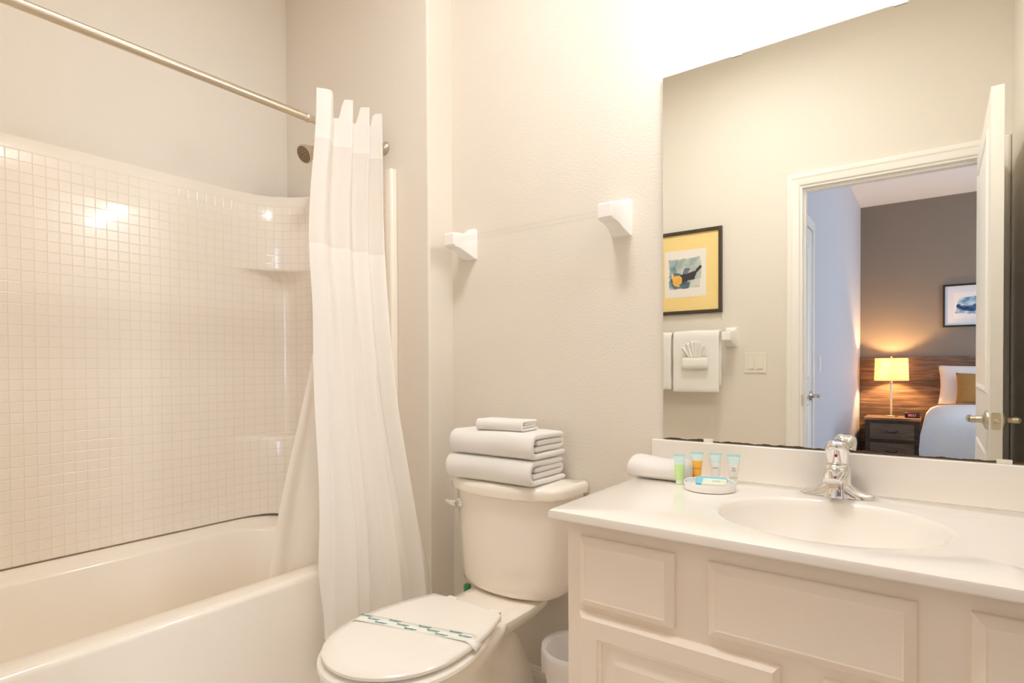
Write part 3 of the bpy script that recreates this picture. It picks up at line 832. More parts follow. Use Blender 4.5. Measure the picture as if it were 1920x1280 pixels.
# ================================================================== VANITY
CX0, CX1, CYF, CYB, CZ = -0.668, XR - 0.002, 1.030, 1.598, 0.797
def countertop():
    t = thing('countertop', (-0.19, 1.3, 0.776), 'glossy cream countertop with moulded oval sink under the mirror', 'countertop')
    sx, sy, a, b = -0.177, 1.290, 0.206, 0.180
    K = 24; N = 4 * (K + 1)
    outer = rrect(CX0, CX1, CYF, CYB, 0.004, CZ, K)
    # spread the outer ring evenly by angle seen from the sink centre
    def ray_rect(ang, x0, x1, y0, y1):
        dx, dy = math.cos(ang), math.sin(ang); tt = []
        if dx > 1e-9: tt.append((x1 - sx) / dx)
        if dx < -1e-9: tt.append((x0 - sx) / dx)
        if dy > 1e-9: tt.append((y1 - sy) / dy)
        if dy < -1e-9: tt.append((y0 - sy) / dy)
        q = min(tt); return sx + dx * q, sy + dy * q
    corners = [math.atan2(y - sy, x - sx) for x in (CX0, CX1) for y in (CYF, CYB)]
    angs = sorted([2 * PI * i / 92 - PI for i in range(92)] + corners)
    def rect_ring(i, z): return [(*ray_rect(q, CX0 + i, CX1 - i, CYF + i, CYB - i), z) for q in angs]
    def ell(k, z, oy=0.0): return [(sx + a * k * math.cos(ea(q)), sy + oy + b * k * math.sin(ea(q)), z) for q in angs]
    def ea(q): return math.atan2(math.sin(q) / b, math.cos(q) / a)
    TH = 0.020
    rings = [rect_ring(0.003, CZ - TH), rect_ring(0.0, CZ - TH + 0.003), rect_ring(0.0, CZ - 0.005), rect_ring(0.0015, CZ - 0.0015), rect_ring(0.005, CZ), ell(1.03, CZ), ell(1.0, CZ - 0.0015), ell(0.975, CZ - 0.006),
             ell(0.95, CZ - 0.018), ell(0.90, CZ - 0.045), ell(0.80, CZ - 0.080), ell(0.64, CZ - 0.110), ell(0.42, CZ - 0.130), ell(0.2, CZ - 0.137), ell(0.08, CZ - 0.138)]
    MB().loft(rings, False, True).build('counter_slab', MARBLE, t, sharp=38)
    MB().box(CX0 + 0.004, CX1 - 0.002, CYB - 0.020, CYB, CZ - 0.001, 0.8925).build('backsplash', MARBLE, t, bevel=0.003)
    MB().lathe([(0.022, 0), (0.022, 0.003), (0.015, 0.004), (0.013, 0.001), (0, 0.001)], (sx, sy, CZ - 0.137), 24).build('drain', CHROME, t)
    return t
countertop()
def slope_front(m, x0, x1, z0, z1, y, th=0.019, bev=0.016, edge=0.008):
    rings = [[(x0 + i, y - d, z0 + i), (x1 - i, y - d, z0 + i), (x1 - i, y - d, z1 - i), (x0 + i, y - d, z1 - i)] for i, d in ((0, 0), (0, edge - 0.002), (0.0015, edge), (bev, th - 0.001), (bev + 0.003, th - 0.002))]
    m.loft(rings)
def door_front(m, x0, x1, z0, z1, y):
    rings = [[(x0 + i, y - d, z0 + i), (x1 - i, y - d, z0 + i), (x1 - i, y - d, z1 - i), (x0 + i, y - d, z1 - i)] for i, d in ((0, 0), (0, 0.008), (0.0015, 0.010), (0.010, 0.019), (0.046, 0.019), (0.048, 0.016), (0.054, 0.015), (0.057, 0.010), (0.061, 0.009), (0.085, 0.016), (0.088, 0.017))]
    m.loft(rings)
def cabinet():
    t = thing('vanity_cabinet', (-0.19, 1.32, 0), 'cream vanity cabinet with plain drawer fronts and panel doors below the sink', 'cabinet')
    YF = 1.066
    m = MB().box(-0.640, XR - 0.004, YF, YF + 0.019, 0.10, 0.776); m.build('face_frame', CAB, t, bevel=0.0015)
    m = MB().box(-0.640, -0.624, YF + 0.019, 1.585, 0.10, 0.776).box(XR - 0.020, XR - 0.004, YF + 0.019, 1.585, 0.10, 0.776).box(-0.624, XR - 0.020, YF + 0.019, 1.585, 0.10, 0.116).box(-0.624, XR - 0.020, 1.575, 1.585, 0.116, 0.776); m.build('carcass', CAB, t)
    MB().box(-0.630, XR - 0.004, YF + 0.06, 1.57, 0.0, 0.10).build('toe_kick', CAB, t)
    for x0, x1, lab in ((-0.607, -0.400, 1), (0.043, 0.245, 1)):
        q = MB(); slope_front(q, x0, x1, 0.598, 0.744, YF); q.build('drawer', CAB, t, sharp=15)
    q = MB(); slope_front(q, -0.336, -0.021, 0.605, 0.742, YF); q.build('false_front', CAB, t, sharp=15)
    for x0, x1 in ((-0.607, -0.213), (-0.147, 0.245)):
        q = MB(); door_front(q, x0, x1, 0.125, 0.585, YF); q.build('door', CAB, t, sharp=15)
cabinet()

# ================================================================== FAUCET
def faucet():
    fx, fy, fz = -0.183, 1.527, CZ + 0.0005
    t = thing('faucet', (fx, fy, fz), 'chrome single handle faucet behind the sink with domed handle', 'faucet')
    # wing base
    R = []
    n = 25
    for k in range(n):
        s = -1 + 2 * k / (n - 1); x = s * 0.079
        hh = 0.0125 + 0.048 * math.exp(-(s * 2.55) ** 2) * 0.9; wy = 0.026 * math.sqrt(max(0.02, 1 - abs(s) ** 3.2))
        if abs(s) > 0.85: hh *= 1 - 0.5 * ((abs(s) - 0.85) / 0.15) ** 2
        ring = []
        for i in range(20):
            a = PI * i / 19; ring.append((fx + x, fy - wy * math.cos(a), fz + hh * math.sin(a) ** 0.7 if 0 < i < 19 else fz))
        R.append(ring)
    MB().loft(R).build('base', CHROME, t, sharp=60)
    # body with forward spout
    def rr(cx, cy, wx, wy, z, n_=28, p=2.6):
        return [(cx + wx * math.copysign(abs(math.cos(2 * PI * i / n_)) ** (2 / p), math.cos(2 * PI * i / n_)), cy + wy * math.copysign(abs(math.sin(2 * PI * i / n_)) ** (2 / p), math.sin(2 * PI * i / n_)), z) for i in range(n_)]
    B = [rr(fx, fy - 0.002, 0.034, 0.030, fz), rr(fx, fy, 0.030, 0.027, fz + 0.016), rr(fx, fy, 0.0280, 0.026, fz + 0.035), rr(fx, fy, 0.0262, 0.0255, fz + 0.058), rr(fx, fy, 0.0248, 0.0245, fz + 0.0735), rr(fx, fy, 0.022, 0.022, fz + 0.0755)]
    MB().loft(B).build('body', CHROME, t, sharp=60)
    S = []
    for k in range(9):
        s = k / 8; y = fy - 0.010 - 0.088 * s; zt = fz + 0.070 - 0.014 * s ** 1.5; th_ = 0.034 - 0.018 * s; wx = 0.0245 - 0.003 * s
        if k == 8: wx *= 0.8; th_ *= 0.7
        S.append([(fx + wx * math.copysign(abs(math.cos(2 * PI * i / 24)) ** 0.7, math.cos(2 * PI * i / 24)), y, zt - th_ / 2 + th_ / 2 * math.copysign(abs(math.sin(2 * PI * i / 24)) ** 0.8, math.sin(2 * PI * i / 24))) for i in range(24)])
    MB().loft(S).build('spout', CHROME, t, sharp=60)
    MB().lathe([(0.011, 0), (0.011, 0.010), (0.009, 0.011)], (fx, fy - 0.086, fz + 0.034), 20).build('aerator', NICKEL, t)
    # domed handle with thumb tab leaning forward
    H = [rr(fx, fy, 0.0215, 0.0215, fz + 0.0765), rr(fx, fy - 0.001, 0.0225, 0.023, fz + 0.082), rr(fx, fy - 0.003, 0.0245, 0.027, fz + 0.098), rr(fx, fy - 0.006, 0.0255, 0.030, fz + 0.110), rr(fx, fy - 0.010, 0.0235, 0.029, fz + 0.121), rr(fx, fy - 0.014, 0.0175, 0.022, fz + 0.1285), rr(fx, fy - 0.016, 0.008, 0.010, fz + 0.1315)]
    hd = MB().loft(H).build('handle', CHROME, t, sharp=0)
    MB().lathe([(0.0035, 0), (0.0030, 0.0012), (0, 0.0014)], (fx, fy - 0.0312, fz + 0.098), 14, (0, -1, 0.1)).build('hot_mark', mat('red_dot', (0.35, 0.01, 0.02), 0.3), hd)
    MB().lathe([(0.009, 0), (0.008, 0.0012), (0, 0.0015)], (fx + 0.001, fy - 0.014, fz + 0.1306), 18, (0, -0.15, 1)).build('cold_mark', mat('blue_dot', (0.02, 0.10, 0.42), 0.3), hd)
faucet()

# ================================================================== TOILETRIES
def tube(x, y, h, wtop, color, cap, label, fillz=0.75, rot=0.0, ink=None):
    t = thing('toiletry_tube', (x, y, CZ + 0.0005), label, 'toiletry tube', 'travel toiletry tubes by the soap dish')
    z0 = CZ + 0.0005; R = []
    cr = math.cos(rot); sr = math.sin(rot)
    def ring(hw, hd, z, n=28): return [(x + cr * hw * math.cos(2 * PI * i / n) - sr * hd * math.sin(2 * PI * i / n), y + sr * hw * math.cos(2 * PI * i / n) + cr * hd * math.sin(2 * PI * i / n), z) for i in range(n)]
    r0 = wtop * 0.60 / 2 * 1.05
    MB().loft([ring(r0, r0, z0), ring(r0, r0, z0 + 0.012), ring(r0 * 0.95, r0 * 0.95, z0 + 0.013)]).build('cap', cap, t, bevel=0.001)
    body = [(0.013, r0 * 1.02, r0 * 1.02), (0.016, r0 * 1.06, r0 * 1.05)]
    zf = h * fillz
    for k in range(1, 9):
        s = k / 8; zz = 0.016 + (zf - 0.016) * s; q = (zz - 0.016) / (h - 0.020)
        body.append((zz, r0 * 1.06 + (wtop / 2 - r0 * 1.06) * q, r0 * 1.05 * (1 - q ** 1.6) + 0.0012))
    MB().loft([ring(a, b, z0 + zz) for zz, a, b in body]).build('body', color, t, sharp=40)
    up = []
    for k in range(0, 6):
        s = k / 5; zz = zf + (h - 0.006 - zf) * s; q = min(1, (zz - 0.016) / (h - 0.020))
        up.append((zz, r0 * 1.06 + (wtop / 2 - r0 * 1.06) * q, r0 * 1.05 * max(0, 1 - q ** 1.6) + 0.0012))
    MB().loft([ring(a, b, z0 + zz) for zz, a, b in up]).build('shoulder', TUBETOP, t, sharp=40)
    MB().loft([ring(wtop / 2 + 0.0005, 0.0012, z0 + h - 0.006), ring(wtop / 2 + 0.0005, 0.0011, z0 + h)]).build('crimp', CRIMP, t)
    if ink:
        for dz, s_, tx in ink:
            qz = dz / h; hd = r0 * 1.05 * (1 - (max(0, (dz - 0.016) / (h - 0.020))) ** 1.6) + 0.0020
            M = Matrix.Translation((x + sr * (hd), y - cr * hd - 0.0002, z0 + dz)) @ Matrix.Rotation(rot, 4, 'Z') @ Matrix.Rotation(PI / 2, 4, 'X')
            text_mesh(tx, s_, GREYINK, t, 'print', M)
CRIMP = mat('tube_crimp', (0.50, 0.78, 0.84), 0.3); TUBETOP = mat('tube_translucent', (0.68, 0.84, 0.82), 0.3)
GREYINK = mat('tube_ink', (0.25, 0.24, 0.24), 0.5)
GREEN = mat('green_gel', (0.60, 0.86, 0.36), 0.25); ORANGE = mat('orange_gel', (0.98, 0.50, 0.07), 0.25); LOTION = mat('lotion_white', (0.86, 0.84, 0.82), 0.3)
CAPG = mat('cap_pale_green', (0.72, 0.86, 0.62), 0.3); CAPW = mat('cap_pale', (0.86, 0.85, 0.80), 0.3); CAPO = mat('cap_amber', (0.80, 0.42, 0.12), 0.3)
tube(-0.532, 1.446, 0.078, 0.029, GREEN, CAPG, 'travel tube filled with green gel beside the rolled towel', 0.66, 0.35)
tube(-0.512, 1.522, 0.076, 0.032, ORANGE, CAPO, 'travel tube filled with orange gel behind the soap dish', 0.70, 0.30, ink=[(0.034, 0.006, 'shampoo')])
tube(-0.467, 1.534, 0.076, 0.032, LOTION, CAPW, 'white travel tube standing between the orange tube and the rightmost tube', 0.66, 0.30, ink=[(0.038, 0.006, 'lotion')])
tube(-0.420, 1.532, 0.076, 0.032, LOTION, CAPW, 'white travel tube with grey print, rightmost of the four', 0.66, 0.25, ink=[(0.042, 0.0065, 'hair'), (0.036, 0.0065, 'care'), (0.018, 0.0045, 'conditioner')])
t = thing('soap_dish', (-0.449, 1.428, CZ), 'round white soap dish with low rim at the sink edge', 'soap dish')
MB().lathe([(0.054, 0.0005), (0.060, 0.002), (0.0615, 0.006), (0.062, 0.019), (0.061, 0.0205), (0.0585, 0.0195), (0.0575, 0.008), (0.054, 0.005), (0.0, 0.005)], (-0.449, 1.428, CZ), 56).build('tray', CERAM, t, sharp=50)
t = thing('soap_packet', (-0.448, 1.438, CZ + 0.006), 'pale blue and cream wrapped soap bar lying in the dish', 'soap')
sp = Matrix.Translation((-0.448, 1.440, CZ + 0.0165)) @ Matrix.Rotation(0.25, 4, 'Z') @ Matrix.Rotation(0.16, 4, 'X')
m = MB(); m.loft([rrect(-0.036, 0.036, -0.024, 0.024, 0.008, z, 4) for z in (-0.005, 0.005)]); m.v = [tuple(sp @ Vector(p)) for p in m.v]
m.build('wrapper', mat('soap_wrap_cream', (0.80, 0.86, 0.72), 0.35), t, bevel=0.003)
BLUEW = mat('soap_wrap_blue', (0.20, 0.62, 0.80), 0.25)
m = MB()
for k, (x0, x1, y0, y1) in enumerate(((-0.0365, 0.0365, 0.010, 0.0248), (-0.0368, -0.020, -0.0248, 0.012))):
    m.loft([rrect(x0, x1, y0, y1, 0.006, z, 4) for z in (-0.0054, 0.0056 + 0.0003 * k)])
m.v = [tuple(sp @ Vector((p[0], p[1], p[2]))) for p in m.v]
m.build('blue_band', BLUEW, t, bevel=0.002)
text_mesh('soap', 0.010, mat('soap_ink', (0.25, 0.45, 0.35), 0.4), t, 'print', sp @ Matrix.Translation((0.012, -0.006, 0.0058)))

# ================================================================== MIRROR AND VANITY LIGHT
t = thing('wall_mirror', (-0.19, YV, 0.8945), 'large frameless mirror on the wall above the vanity', 'mirror')
MB().box(-0.634, XR - 0.004, 1.5935, 1.5985, 0.8945, 1.931).build('glass', MIRROR, t, smooth=False)
for x, z, dz in ((-0.504, 0.8965, 0.005), (0.118, 0.8965, 0.005), (-0.429, 1.9305, -0.004), (-0.067, 1.9305, -0.004)):
    MB().box(x - 0.013, x + 0.013, 1.5905, 1.5998, min(z - 0.004, z + dz), max(z + 0.004, z + dz)).build('clip', mat('clip_plastic', (0.80, 0.76, 0.68), 0.3), t, bevel=0.001)
t = thing('vanity_light', (-0.18, YV, 2.16), 'three-globe metal wall light above the mirror', 'wall light')
GLOW = emis('bulb_glow', BULB_COLOR, BULB_POWER)
MB().box(-0.49, 0.13, 1.572, 1.600, 2.125, 2.205).build('back_plate', NICKEL, t, bevel=0.008)
for x in (-0.40, -0.18, 0.04):
    MB().tube([(x, 1.575, 2.165), (x, 1.52, 2.165), (x, 1.495, 2.18)], 0.010, 14).build('arm', NICKEL, t)
    MB().lathe([(0.0, -0.046), (0.02, -0.0415), (0.036, -0.029), (0.045, -0.010), (0.046, 0.008), (0.038, 0.027), (0.022, 0.040), (0.0, 0.046)], (x, 1.480, 2.130), 24).build('globe', GLOW, t, sharp=0)

t = thing('ceiling_fill', (-0.80, 0.70, ZC), 'round white flush fill lamp added on the unseen bathroom ceiling', 'fill light')  # unseen fixture added as fill to even out the bathroom brightness
MB().lathe([(0.19, 0), (0.19, 0.035), (0.178, 0.042), (0.174, 0.034), (0.174, 0.012), (0.0, 0.011)], (-0.80, 0.70, ZC), 48, (0, 0, -1)).build('ceiling_pan', TRIM, t)
MB().lathe([(0.172, 0.012), (0.172, 0.022), (0.0, 0.0225)], (-0.80, 0.70, ZC), 48, (0, 0, -1)).build('glass_lens', emis('fill_glow', BULB_COLOR, FILL_POWER), t, sharp=0)

# ================================================================== WASTE BIN
t = thing('waste_bin', (-0.846, 1.472, 0), 'small frosted white waste bin with a clear liner beside the vanity', 'waste bin')
MB().lathe([(0.0, 0.004), (0.080, 0.004), (0.082, 0.0), (0.084, 0.006), (0.104, 0.262), (0.107, 0.268), (0.105, 0.271), (0.1005, 0.266), (0.081, 0.010), (0.0, 0.009)], (-0.846, 1.472, 0), 48).build('bin_body', BINM, t, sharp=50)
m = MB(); R = []
for k, (r, z) in enumerate(((0.112, 0.200), (0.1125, 0.235), (0.1125, 0.262), (0.110, 0.277), (0.103, 0.276), (0.099, 0.262), (0.094, 0.20), (0.088, 0.12), (0.08, 0.05))):
    ring = []
    for i in range(72):
        a = 2 * PI * i / 72; q = 1 + (0.022 * noise.noise(Vector((math.cos(a) * 5, math.sin(a) * 5, z * 9))))
        zz = z + (0.030 * noise.noise(Vector((math.cos(a) * 2.5, math.sin(a) * 2.5, 4))) if k == 0 else 0)
        ring.append((-0.846 + r * q * math.cos(a), 1.472 + r * q * math.sin(a), zz))
    R.append(ring)
m.loft(R, False, True); m.build('bin_liner', BAGM, t, sharp=0)

# ================================================================== DOOR WALL ITEMS (seen in the mirror)
# light switch plate
t = thing('light_switch', (-0.812, YD, 1.123), 'two-gang almond rocker switch plate beside the door', 'light switch')
IVORY = mat('ivory_plastic', (0.80, 0.745, 0.66), 0.3)
MB().box(-0.871, -0.752, YD, YD + 0.006, 1.066, 1.180).build('cover_plate', IVORY, t, bevel=0.003)
for x in (-0.835, -0.788):
    r_ = MB(); r_.add([(x - 0.0165, YD + 0.006, 1.090), (x + 0.0165, YD + 0.006, 1.090), (x - 0.0165, YD + 0.0105, 1.090), (x + 0.0165, YD + 0.0105, 1.090), (x - 0.0165, YD + 0.006, 1.156), (x + 0.0165, YD + 0.006, 1.156), (x - 0.0165, YD + 0.007, 1.156), (x + 0.0165, YD + 0.007, 1.156)],
        [(0, 1, 3, 2), (4, 6, 7, 5), (2, 3, 7, 6), (0, 2, 6, 4), (1, 5, 7, 3), (0, 4, 5, 1)])
    r_.build('rocker', IVORY, t, bevel=0.0008)
# hanging towels
def hanging(name, x0, x1, zt, zf, zb, ybar, label, group, seed):
    m = MB(); th = 0.020; gap = 0.0085 + th / 2
    pts = [(ybar + gap + 0.004, zf + (zt - zf) * i / 12) for i in range(12)]
    pts += [(ybar + gap * math.cos(a), zt - gap + gap * math.sin(a)) for a in [PI * i / 8 for i in range(9)]]
    pts += [(ybar - gap, zt - gap - (zt - gap - zb) * i / 10) for i in range(1, 11)]
    ribbon(m, pts, th, x0, x1, 12, 0.005, seed)
    return single(m, name, TOWEL, ((x0 + x1) / 2, ybar, zf), label, 'towel', group, sharp=0, sub=1)
YB_ = YD + 0.092
hanging('hanging_towel', -1.236, -0.985, 1.303, 0.962, 1.00, YB_, 'thick white bath towel hanging on the bar nearest the door, with a fanned washcloth', 'white towels on the bar by the door', 2)
hanging('hanging_towel', -1.518, -1.262, 1.300, 0.975, 1.00, YB_, 'white bath towel hanging at the mirror edge, left of the fanned washcloth', 'white towels on the bar by the door', 6)
t = thing('folded_washcloth', (-1.105, YB_ + 0.04, 1.09), 'white washcloth folded into a fan tucked on the hanging towel', 'washcloth')
yf_ = YB_ + 0.034
m = MB(); R = []
for k in range(5):
    z = (1.089, 1.10, 1.125, 1.150, 1.158)[k]; d = (0.018, 0.030, 0.030, 0.026, 0.016)[k]
    R.append(rrect(-1.178, -1.032, yf_, yf_ + d, 0.006, z, 3))
m.loft(R); m.build('pocket', TOWEL, t, sharp=0, sub=1)
m = MB(); rows = []
for k in range(9):
    s = k / 8; row = []
    hw = 0.030 + 0.042 * s; zb = 1.150 + 0.10 * s
    for i in range(61):
        u = i / 60; x = -1.105 + (2 * u - 1) * hw; zz = zb - 0.045 * s * (2 * u - 1) ** 2
        row.append((x, yf_ + 0.018 + 0.009 * s * math.sin(u * 2 * PI * 6) + 0.008 * s, zz))
    rows.append(row)
m.loft(rows, False, False, False); m.build('fan', TOWEL, t, sharp=0, solid=0.004)

# framed art beside the door
YELLOW = mat('mat_board_yellow', (0.86, 0.66, 0.28), 0.7); CREAM = mat('print_paper', (0.82, 0.78, 0.74), 0.7)
FRAME = mat('frame_dark_wood', (0.055, 0.042, 0.03), 0.35)
def picture_frame(parent, x0, x1, z0, z1, y, sgn, fw, m_):
    m = MB()
    prof = [(0, 0), (0, 0.020), (0.004, 0.023), (fw - 0.003, 0.023), (fw, 0.018), (fw, 0.0)]
    rings = []
    for cx, cz, sx_, sz_ in ((x0, z0, 1, 1), (x1, z0, -1, 1), (x1, z1, -1, -1), (x0, z1, 1, -1)):
        rings.append([(cx + sx_ * a, y + sgn * d, cz + sz_ * a) for a, d in prof])
    rings.append(rings[0]); m.loft(rings, False, False)
    return m.build('frame', m_, parent, sharp=30)
def art_mat(name, bg1, bg2):
    m = mat(name, bg1, 0.7); nt, b = nodes(m); N, L = nt.nodes, nt.links
    tc = N.new('ShaderNodeTexCoord'); n = N.new('ShaderNodeTexNoise'); n.inputs['Scale'].default_value = 14; n.inputs['Detail'].default_value = 5
    L.new(tc.outputs['Object'], n.inputs[0]); r = N.new('ShaderNodeValToRGB'); e = r.color_ramp.elements
    e[0].position = 0.38; e[0].color = (*bg1, 1); e[1].position = 0.62; e[1].color = (*bg2, 1)
    L.new(n.outputs['Fac'], r.inputs[0]); L.new(r.outputs[0], b.inputs['Base Color']); return m
WASH = art_mat('print_wash', (0.34, 0.42, 0.42), (0.62, 0.64, 0.58)); WASHT = art_mat('print_teal', (0.16, 0.27, 0.32), (0.38, 0.47, 0.48))
STROKE = mat('print_black', (0.05, 0.04, 0.045), 0.7); BLUEG = art_mat('print_slate', (0.07, 0.11, 0.14), (0.16, 0.22, 0.27)); GOLD = art_mat('print_gold', (0.80, 0.42, 0.06), (0.80, 0.62, 0.30))
t = thing('framed_picture', (-1.208, YD, 1.42), 'dark framed abstract print with wide yellow mat, seen in the mirror', 'picture')
PX0, PX1, PZ0, PZ1 = -1.425, -0.991, 1.418, 1.914
picture_frame(t, PX0, PX1, PZ0, PZ1, YD, 1, 0.020, FRAME)
MB().box(PX0 + 0.018, PX1 - 0.018, YD + 0.001, YD + 0.011, PZ0 + 0.018, PZ1 - 0.018).build('mat_board', YELLOW, t)
MB().box(-1.333, -1.083, YD + 0.0105, YD + 0.0125, 1.520, 1.800).build('print_sheet', CREAM, t)
def blob(parent, name, m_, pts, y, seed, rough=0.006, sub=6):
    P = []
    n = len(pts)
    for i in range(n):
        a, b = Vector(pts[i]), Vector(pts[(i + 1) % n])
        for k in range(sub):
            q = a + (b - a) * k / sub; d = rough * noise.noise(Vector((q.x * 90 + seed, q.y * 90, seed)))
            P.append((q.x + d, q.y + rough * noise.noise(Vector((q.x * 90, q.y * 90 + seed, seed + 7)))))
    m = MB(); m.loft([[(x, y, z) for x, z in P], [(x, y + 0.0004, z) for x, z in P]]); return m.build(name, m_, parent)
def ib(px, py):   # picture area measured on the sheet: fractions of the image rectangle
    return (-1.310 + 0.200 * px, 1.565 + 0.190 * py)
Y0_ = YD + 0.0125
blob(t, 'painted_wash', WASH, [ib(0.02, 0.02), ib(0.95, 0.05), ib(1.0, 0.5), ib(0.97, 1.0), ib(0.5, 0.97), ib(0.0, 0.98), ib(0.03, 0.5)], Y0_, 1, 0.008)
blob(t, 'painted_teal', WASHT, [ib(0.0, 0.1), ib(0.2, 0.05), ib(0.3, 0.4), ib(0.22, 0.7), ib(0.3, 0.95), ib(0.02, 0.97), ib(0.05, 0.6)], Y0_ + 0.0006, 2, 0.01)
blob(t, 'painted_slate', BLUEG, [ib(0.15, 0.05), ib(0.62, 0.02), ib(0.66, 0.22), ib(0.4, 0.3), ib(0.62, 0.52), ib(0.66, 0.66), ib(0.52, 0.68), ib(0.42, 0.48), ib(0.18, 0.55), ib(0.05, 0.35)], Y0_ + 0.0012, 3, 0.01)
blob(t, 'painted_stroke', STROKE, [ib(0.3, 0.22), ib(0.78, 0.30), ib(0.86, 0.48), ib(1.02, 0.66), ib(0.95, 0.72), ib(0.82, 0.56), ib(0.60, 0.50), ib(0.3, 0.46)], Y0_ + 0.0018, 4, 0.005)
blob(t, 'painted_gold', GOLD, [ib(0.12, 0.30), ib(0.18, 0.12), ib(0.34, 0.10), ib(0.42, 0.28), ib(0.36, 0.48), ib(0.20, 0.42), ib(0.10, 0.55)], Y0_ + 0.0024, 5, 0.012)

# ================================================================== BEDROOM (seen through the door in the mirror)
t = thing('headboard', (0.6, BY, 0.0), 'wide rustic wooden plank headboard panel along the grey wall', 'headboard')
MB().box(BX0 + 0.004, 2.4, BY + 0.003, BY + 0.045, 0.0, 1.202).build('planks', PLANK, t, bevel=0.003)
# nightstand
def nightstand():
    x0, x1, y0, y1, zt = -0.622, -0.118, -4.462, -4.05, 0.553
    t = thing('nightstand', ((x0 + x1) / 2, (y0 + y1) / 2, 0), 'dark grey wooden nightstand with two drawers under the lamp', 'nightstand')
    MB().box(x0 + 0.012, x1 - 0.012, y0, y1 - 0.012, 0.06, zt - 0.028).build('body', NSDARK, t, bevel=0.003)
    for x in (x0 + 0.014, x1 - 0.064):
        for y in (y0 + 0.01, y1 - 0.062):
            MB().box(x, x + 0.05, y, y + 0.05, 0, 0.062).build('leg', NSWOOD, t, bevel=0.002)
    MB().box(x0, x1, y0, y1, zt - 0.028, zt).build('top', NSTOP, t, bevel=0.004)
    for z0, z1 in ((0.325, 0.490), (0.115, 0.285)):
        d = MB().box(x0 + 0.055, x1 - 0.055, y1 - 0.014, y1 + 0.006, z0, z1).build('drawer', NSLIGHT, t, bevel=0.004)
        zc = (z0 + z1) / 2 + 0.01; xc = (x0 + x1) / 2; h = MB()
        h.tube([(xc - 0.045, y1 + 0.004, zc), (xc - 0.045, y1 + 0.018, zc - 0.003), (xc - 0.030, y1 + 0.026, zc - 0.018), (xc + 0.030, y1 + 0.026, zc - 0.018), (xc + 0.045, y1 + 0.018, zc - 0.003), (xc + 0.045, y1 - 0.002, zc)], 0.006, 10)
        h.build('handle', DARKMET, d)
    return t
nightstand()
lx, ly, lz = -0.386, -4.262, 0.5535
t = thing('table_lamp', (lx, ly, lz), 'lit brushed metal table lamp with cream drum shade on nightstand', 'table lamp')
LAMPM = mat('lamp_metal', (0.75, 0.66, 0.48), 0.25, metal=1.0)
MB().lathe([(0.064, 0), (0.064, 0.012), (0.060, 0.016), (0.016, 0.018), (0.011, 0.020)], (lx, ly, lz), 36).build('base', LAMPM, t)
MB().lathe([(0.011, 0.018), (0.011, 0.36), (0.016, 0.365), (0.017, 0.395), (0.010, 0.40)], (lx, ly, lz), 20).build('pole', LAMPM, t)
m = MB(); m.loft([[(lx + r * math.cos(2 * PI * i / 56), ly + r * math.sin(2 * PI * i / 56), z) for i in range(56)] for r, z in ((0.158, 0.944), (0.1505, 1.188))], False, False)
m.build('lamp_shade', SHADE, t, sharp=0, solid=0.0012)
MB().lathe([(0.0, 0.665 - 0.025), (0.008, 0.645), (0.010, 0.652), (0, 0.660)], (lx, ly, lz), 14).build('finial', LAMPM, t)
MB().tube([(lx, ly, lz + 0.39), (lx, ly, lz + 0.642)], 0.003, 8).build('harp', LAMPM, t)
light('lamp_bulb', 'POINT', (lx, ly, 1.070), LAMP_WATT, (1.0, 0.58, 0.25), shadow_soft_size=0.03)
# alarm clock
t = thing('alarm_clock', (-0.20, -4.20, 0.5535), 'small black digital alarm clock on the nightstand', 'clock')
ax0, ax1, ay0, ay1 = -0.262, -0.128, -4.24, -4.17
MB().loft([rrect(ax0, ax1, ay0, ay1, 0.010, 0.5535, 4), rrect(ax0, ax1, ay0, ay1, 0.010, 0.600, 4), rrect(ax0 + 0.006, ax1 - 0.006, ay0 + 0.006, ay1 - 0.010, 0.010, 0.612, 4)]).build('case', mat('black_plastic', (0.02, 0.012, 0.014), 0.3), t, bevel=0.003)
text_mesh('12:00', 0.034, emis('clock_digits', (1.0, 0.25, 0.30), 1.2, (0.3, 0.05, 0.05)), t, 'display_digits', Matrix.Translation(((ax0 + ax1) / 2, ay1 + 0.0012, 0.580)) @ Matrix.Rotation(PI, 4, 'Z') @ Matrix.Rotation(PI / 2, 4, 'X'))
# bed
LINEN = mat('duvet_cotton', (0.82, 0.83, 0.86), 0.85, spec=0.15, bump=(9, 0.3, 0.02), sheen=0.2)
PILLOW = mat('pillow_cotton', (0.82, 0.78, 0.76), 0.85, spec=0.15)
GOLDC = mat('gold_cushion_fabric', (0.42, 0.22, 0.055), 0.75, bump=(90, 0.9, 0.006))
HX0, HX1, HY0, HY1 = -0.075, 1.42, -4.462, -2.40
t = thing('bed', ((HX0 + HX1) / 2, (HY0 + HY1) / 2, 0), 'bed base and mattress under the pale duvet, against the headboard', 'bed')
MB().box(HX0 + 0.05, HX1 - 0.05, HY0 + 0.01, HY1 - 0.06, 0.0, 0.30).build('bed_base', mat('bed_base_fabric', (0.30, 0.29, 0.29), 0.9), t, bevel=0.01)
MB().loft([rrect(HX0 + 0.035, HX1 - 0.035, HY0, HY1 - 0.045, 0.06, z, 5) for z in (0.302, 0.62)]).build('mattress', PILLOW, t, bevel=0.03)
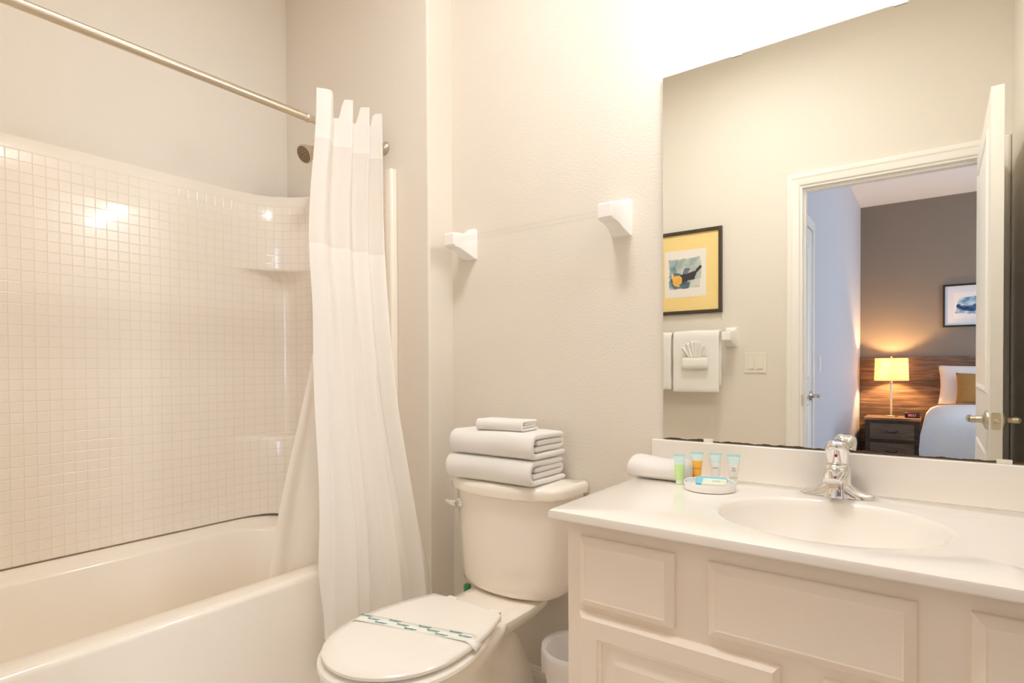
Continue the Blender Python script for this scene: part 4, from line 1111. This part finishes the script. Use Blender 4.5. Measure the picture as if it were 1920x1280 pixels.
def duvet():
    m = MB(); R = []
    for ins, z in ((0.000, 0.10), (-0.020, 0.25), (-0.030, 0.42), (-0.022, 0.54), (0.00, 0.62), (0.035, 0.672), (0.09, 0.700), (0.18, 0.712), (0.35, 0.716)):
        ring = []
        base = rrect(HX0 + ins, HX1 - ins, HY0 + 0.30 + max(0, ins) * 0.2, HY1 - ins, (0.14, 0.14, 0.02, 0.02), z, 10)
        for x, y, zz in base:
            n_ = 0.012 * noise.noise(Vector((x * 5, y * 5, zz * 3)))
            ring.append((x + n_, y + n_, zz + (0.010 * noise.noise(Vector((x * 4, y * 4, 1))) if z > 0.6 else 0)))
        R.append(ring)
    m.loft(R, False, True)
    return single(m, 'duvet', LINEN, ((HX0 + HX1) / 2, (HY0 + HY1) / 2, 0.1), 'pale blue-grey duvet draped over the bed with rounded corner', 'duvet', None, sharp=0)
duvet()
def pillow(name, cx, cy, cz, w_, h_, d_, tilt, m_, label, cat, group=None, ears=0.18):
    m = MB(); n = 24
    def pt(u, v, s):
        a = (1 - abs(u) ** 2.6) * (1 - abs(v) ** 2.6); th = d_ / 2 * max(0, a) ** 0.45
        pin = 1 - ears * 0.35 * (1 - abs(u) ** 2) * abs(v) ** 2; pin2 = 1 - ears * 0.35 * (1 - abs(v) ** 2) * abs(u) ** 2
        return Vector((u * w_ / 2 * pin2, s * th, v * h_ / 2 * pin))
    M = Matrix.Translation((cx, cy, cz)) @ Matrix.Rotation(tilt, 4, 'X')
    for s in (-1, 1):
        rows = [[tuple(M @ pt(-1 + 2 * i / n, -1 + 2 * k / n, s)) for i in range(n + 1)] for k in range(n + 1)]
        m.loft(rows, False, False, False)
    return single(m, name, m_, (cx, cy, cz - h_ / 2), label, cat, group, sharp=0)
pillow('pillow', 0.36, -4.335, 0.905, 0.68, 0.42, 0.16, 0.22, PILLOW, 'white bed pillow leaning against the wooden headboard', 'pillow')
pillow('cushion', 0.385, -4.175, 0.875, 0.44, 0.32, 0.13, 0.25, GOLDC, 'mustard gold textured cushion in front of the white pillow', 'cushion')
# bedroom picture
t = thing('framed_picture', (0.30, BY, 1.51), 'black framed blue watercolour print above the bed', 'picture')
picture_frame(t, 0.060, 0.62, 1.515, 1.965, BY, 1, 0.018, DARKMET)
MB().box(0.076, 0.604, BY + 0.001, BY + 0.010, 1.531, 1.949).build('mat_board', mat('mat_board_white', (0.74, 0.72, 0.72), 0.7), t)
MB().box(0.150, 0.530, BY + 0.0095, BY + 0.0115, 1.600, 1.880).build('print_sheet', CREAM, t)
BW1 = art_mat('water_blue', (0.10, 0.25, 0.42), (0.55, 0.66, 0.72)); BW2 = art_mat('water_navy', (0.012, 0.03, 0.10), (0.08, 0.17, 0.32))
def kb(a, b): return (0.162 + 0.355 * a, 1.625 + 0.225 * b)
blob(t, 'painted_sea', BW1, [kb(0, 0.15), kb(0.5, 0.1), kb(1, 0.2), kb(1, 0.8), kb(0.6, 0.95), kb(0.1, 0.85)], BY + 0.0115, 11, 0.012)
blob(t, 'painted_wave', BW2, [kb(0.02, 0.40), kb(0.30, 0.22), kb(0.6, 0.2), kb(0.95, 0.35), kb(0.9, 0.55), kb(0.55, 0.62), kb(0.3, 0.45), kb(0.05, 0.55)], BY + 0.0121, 12, 0.014)
# switch in the bedroom
t = thing('light_switch', (BX0, -1.60, 1.116), 'white wall switch beside the closet door in the bedroom', 'light switch')
MB().box(BX0, BX0 + 0.006, -1.655, -1.583, 1.060, 1.175).build('cover_plate', TRIM, t, bevel=0.003)
MB().box(BX0 + 0.006, BX0 + 0.011, -1.636, -1.602, 1.085, 1.150).build('rocker', TRIM, t, bevel=0.001)
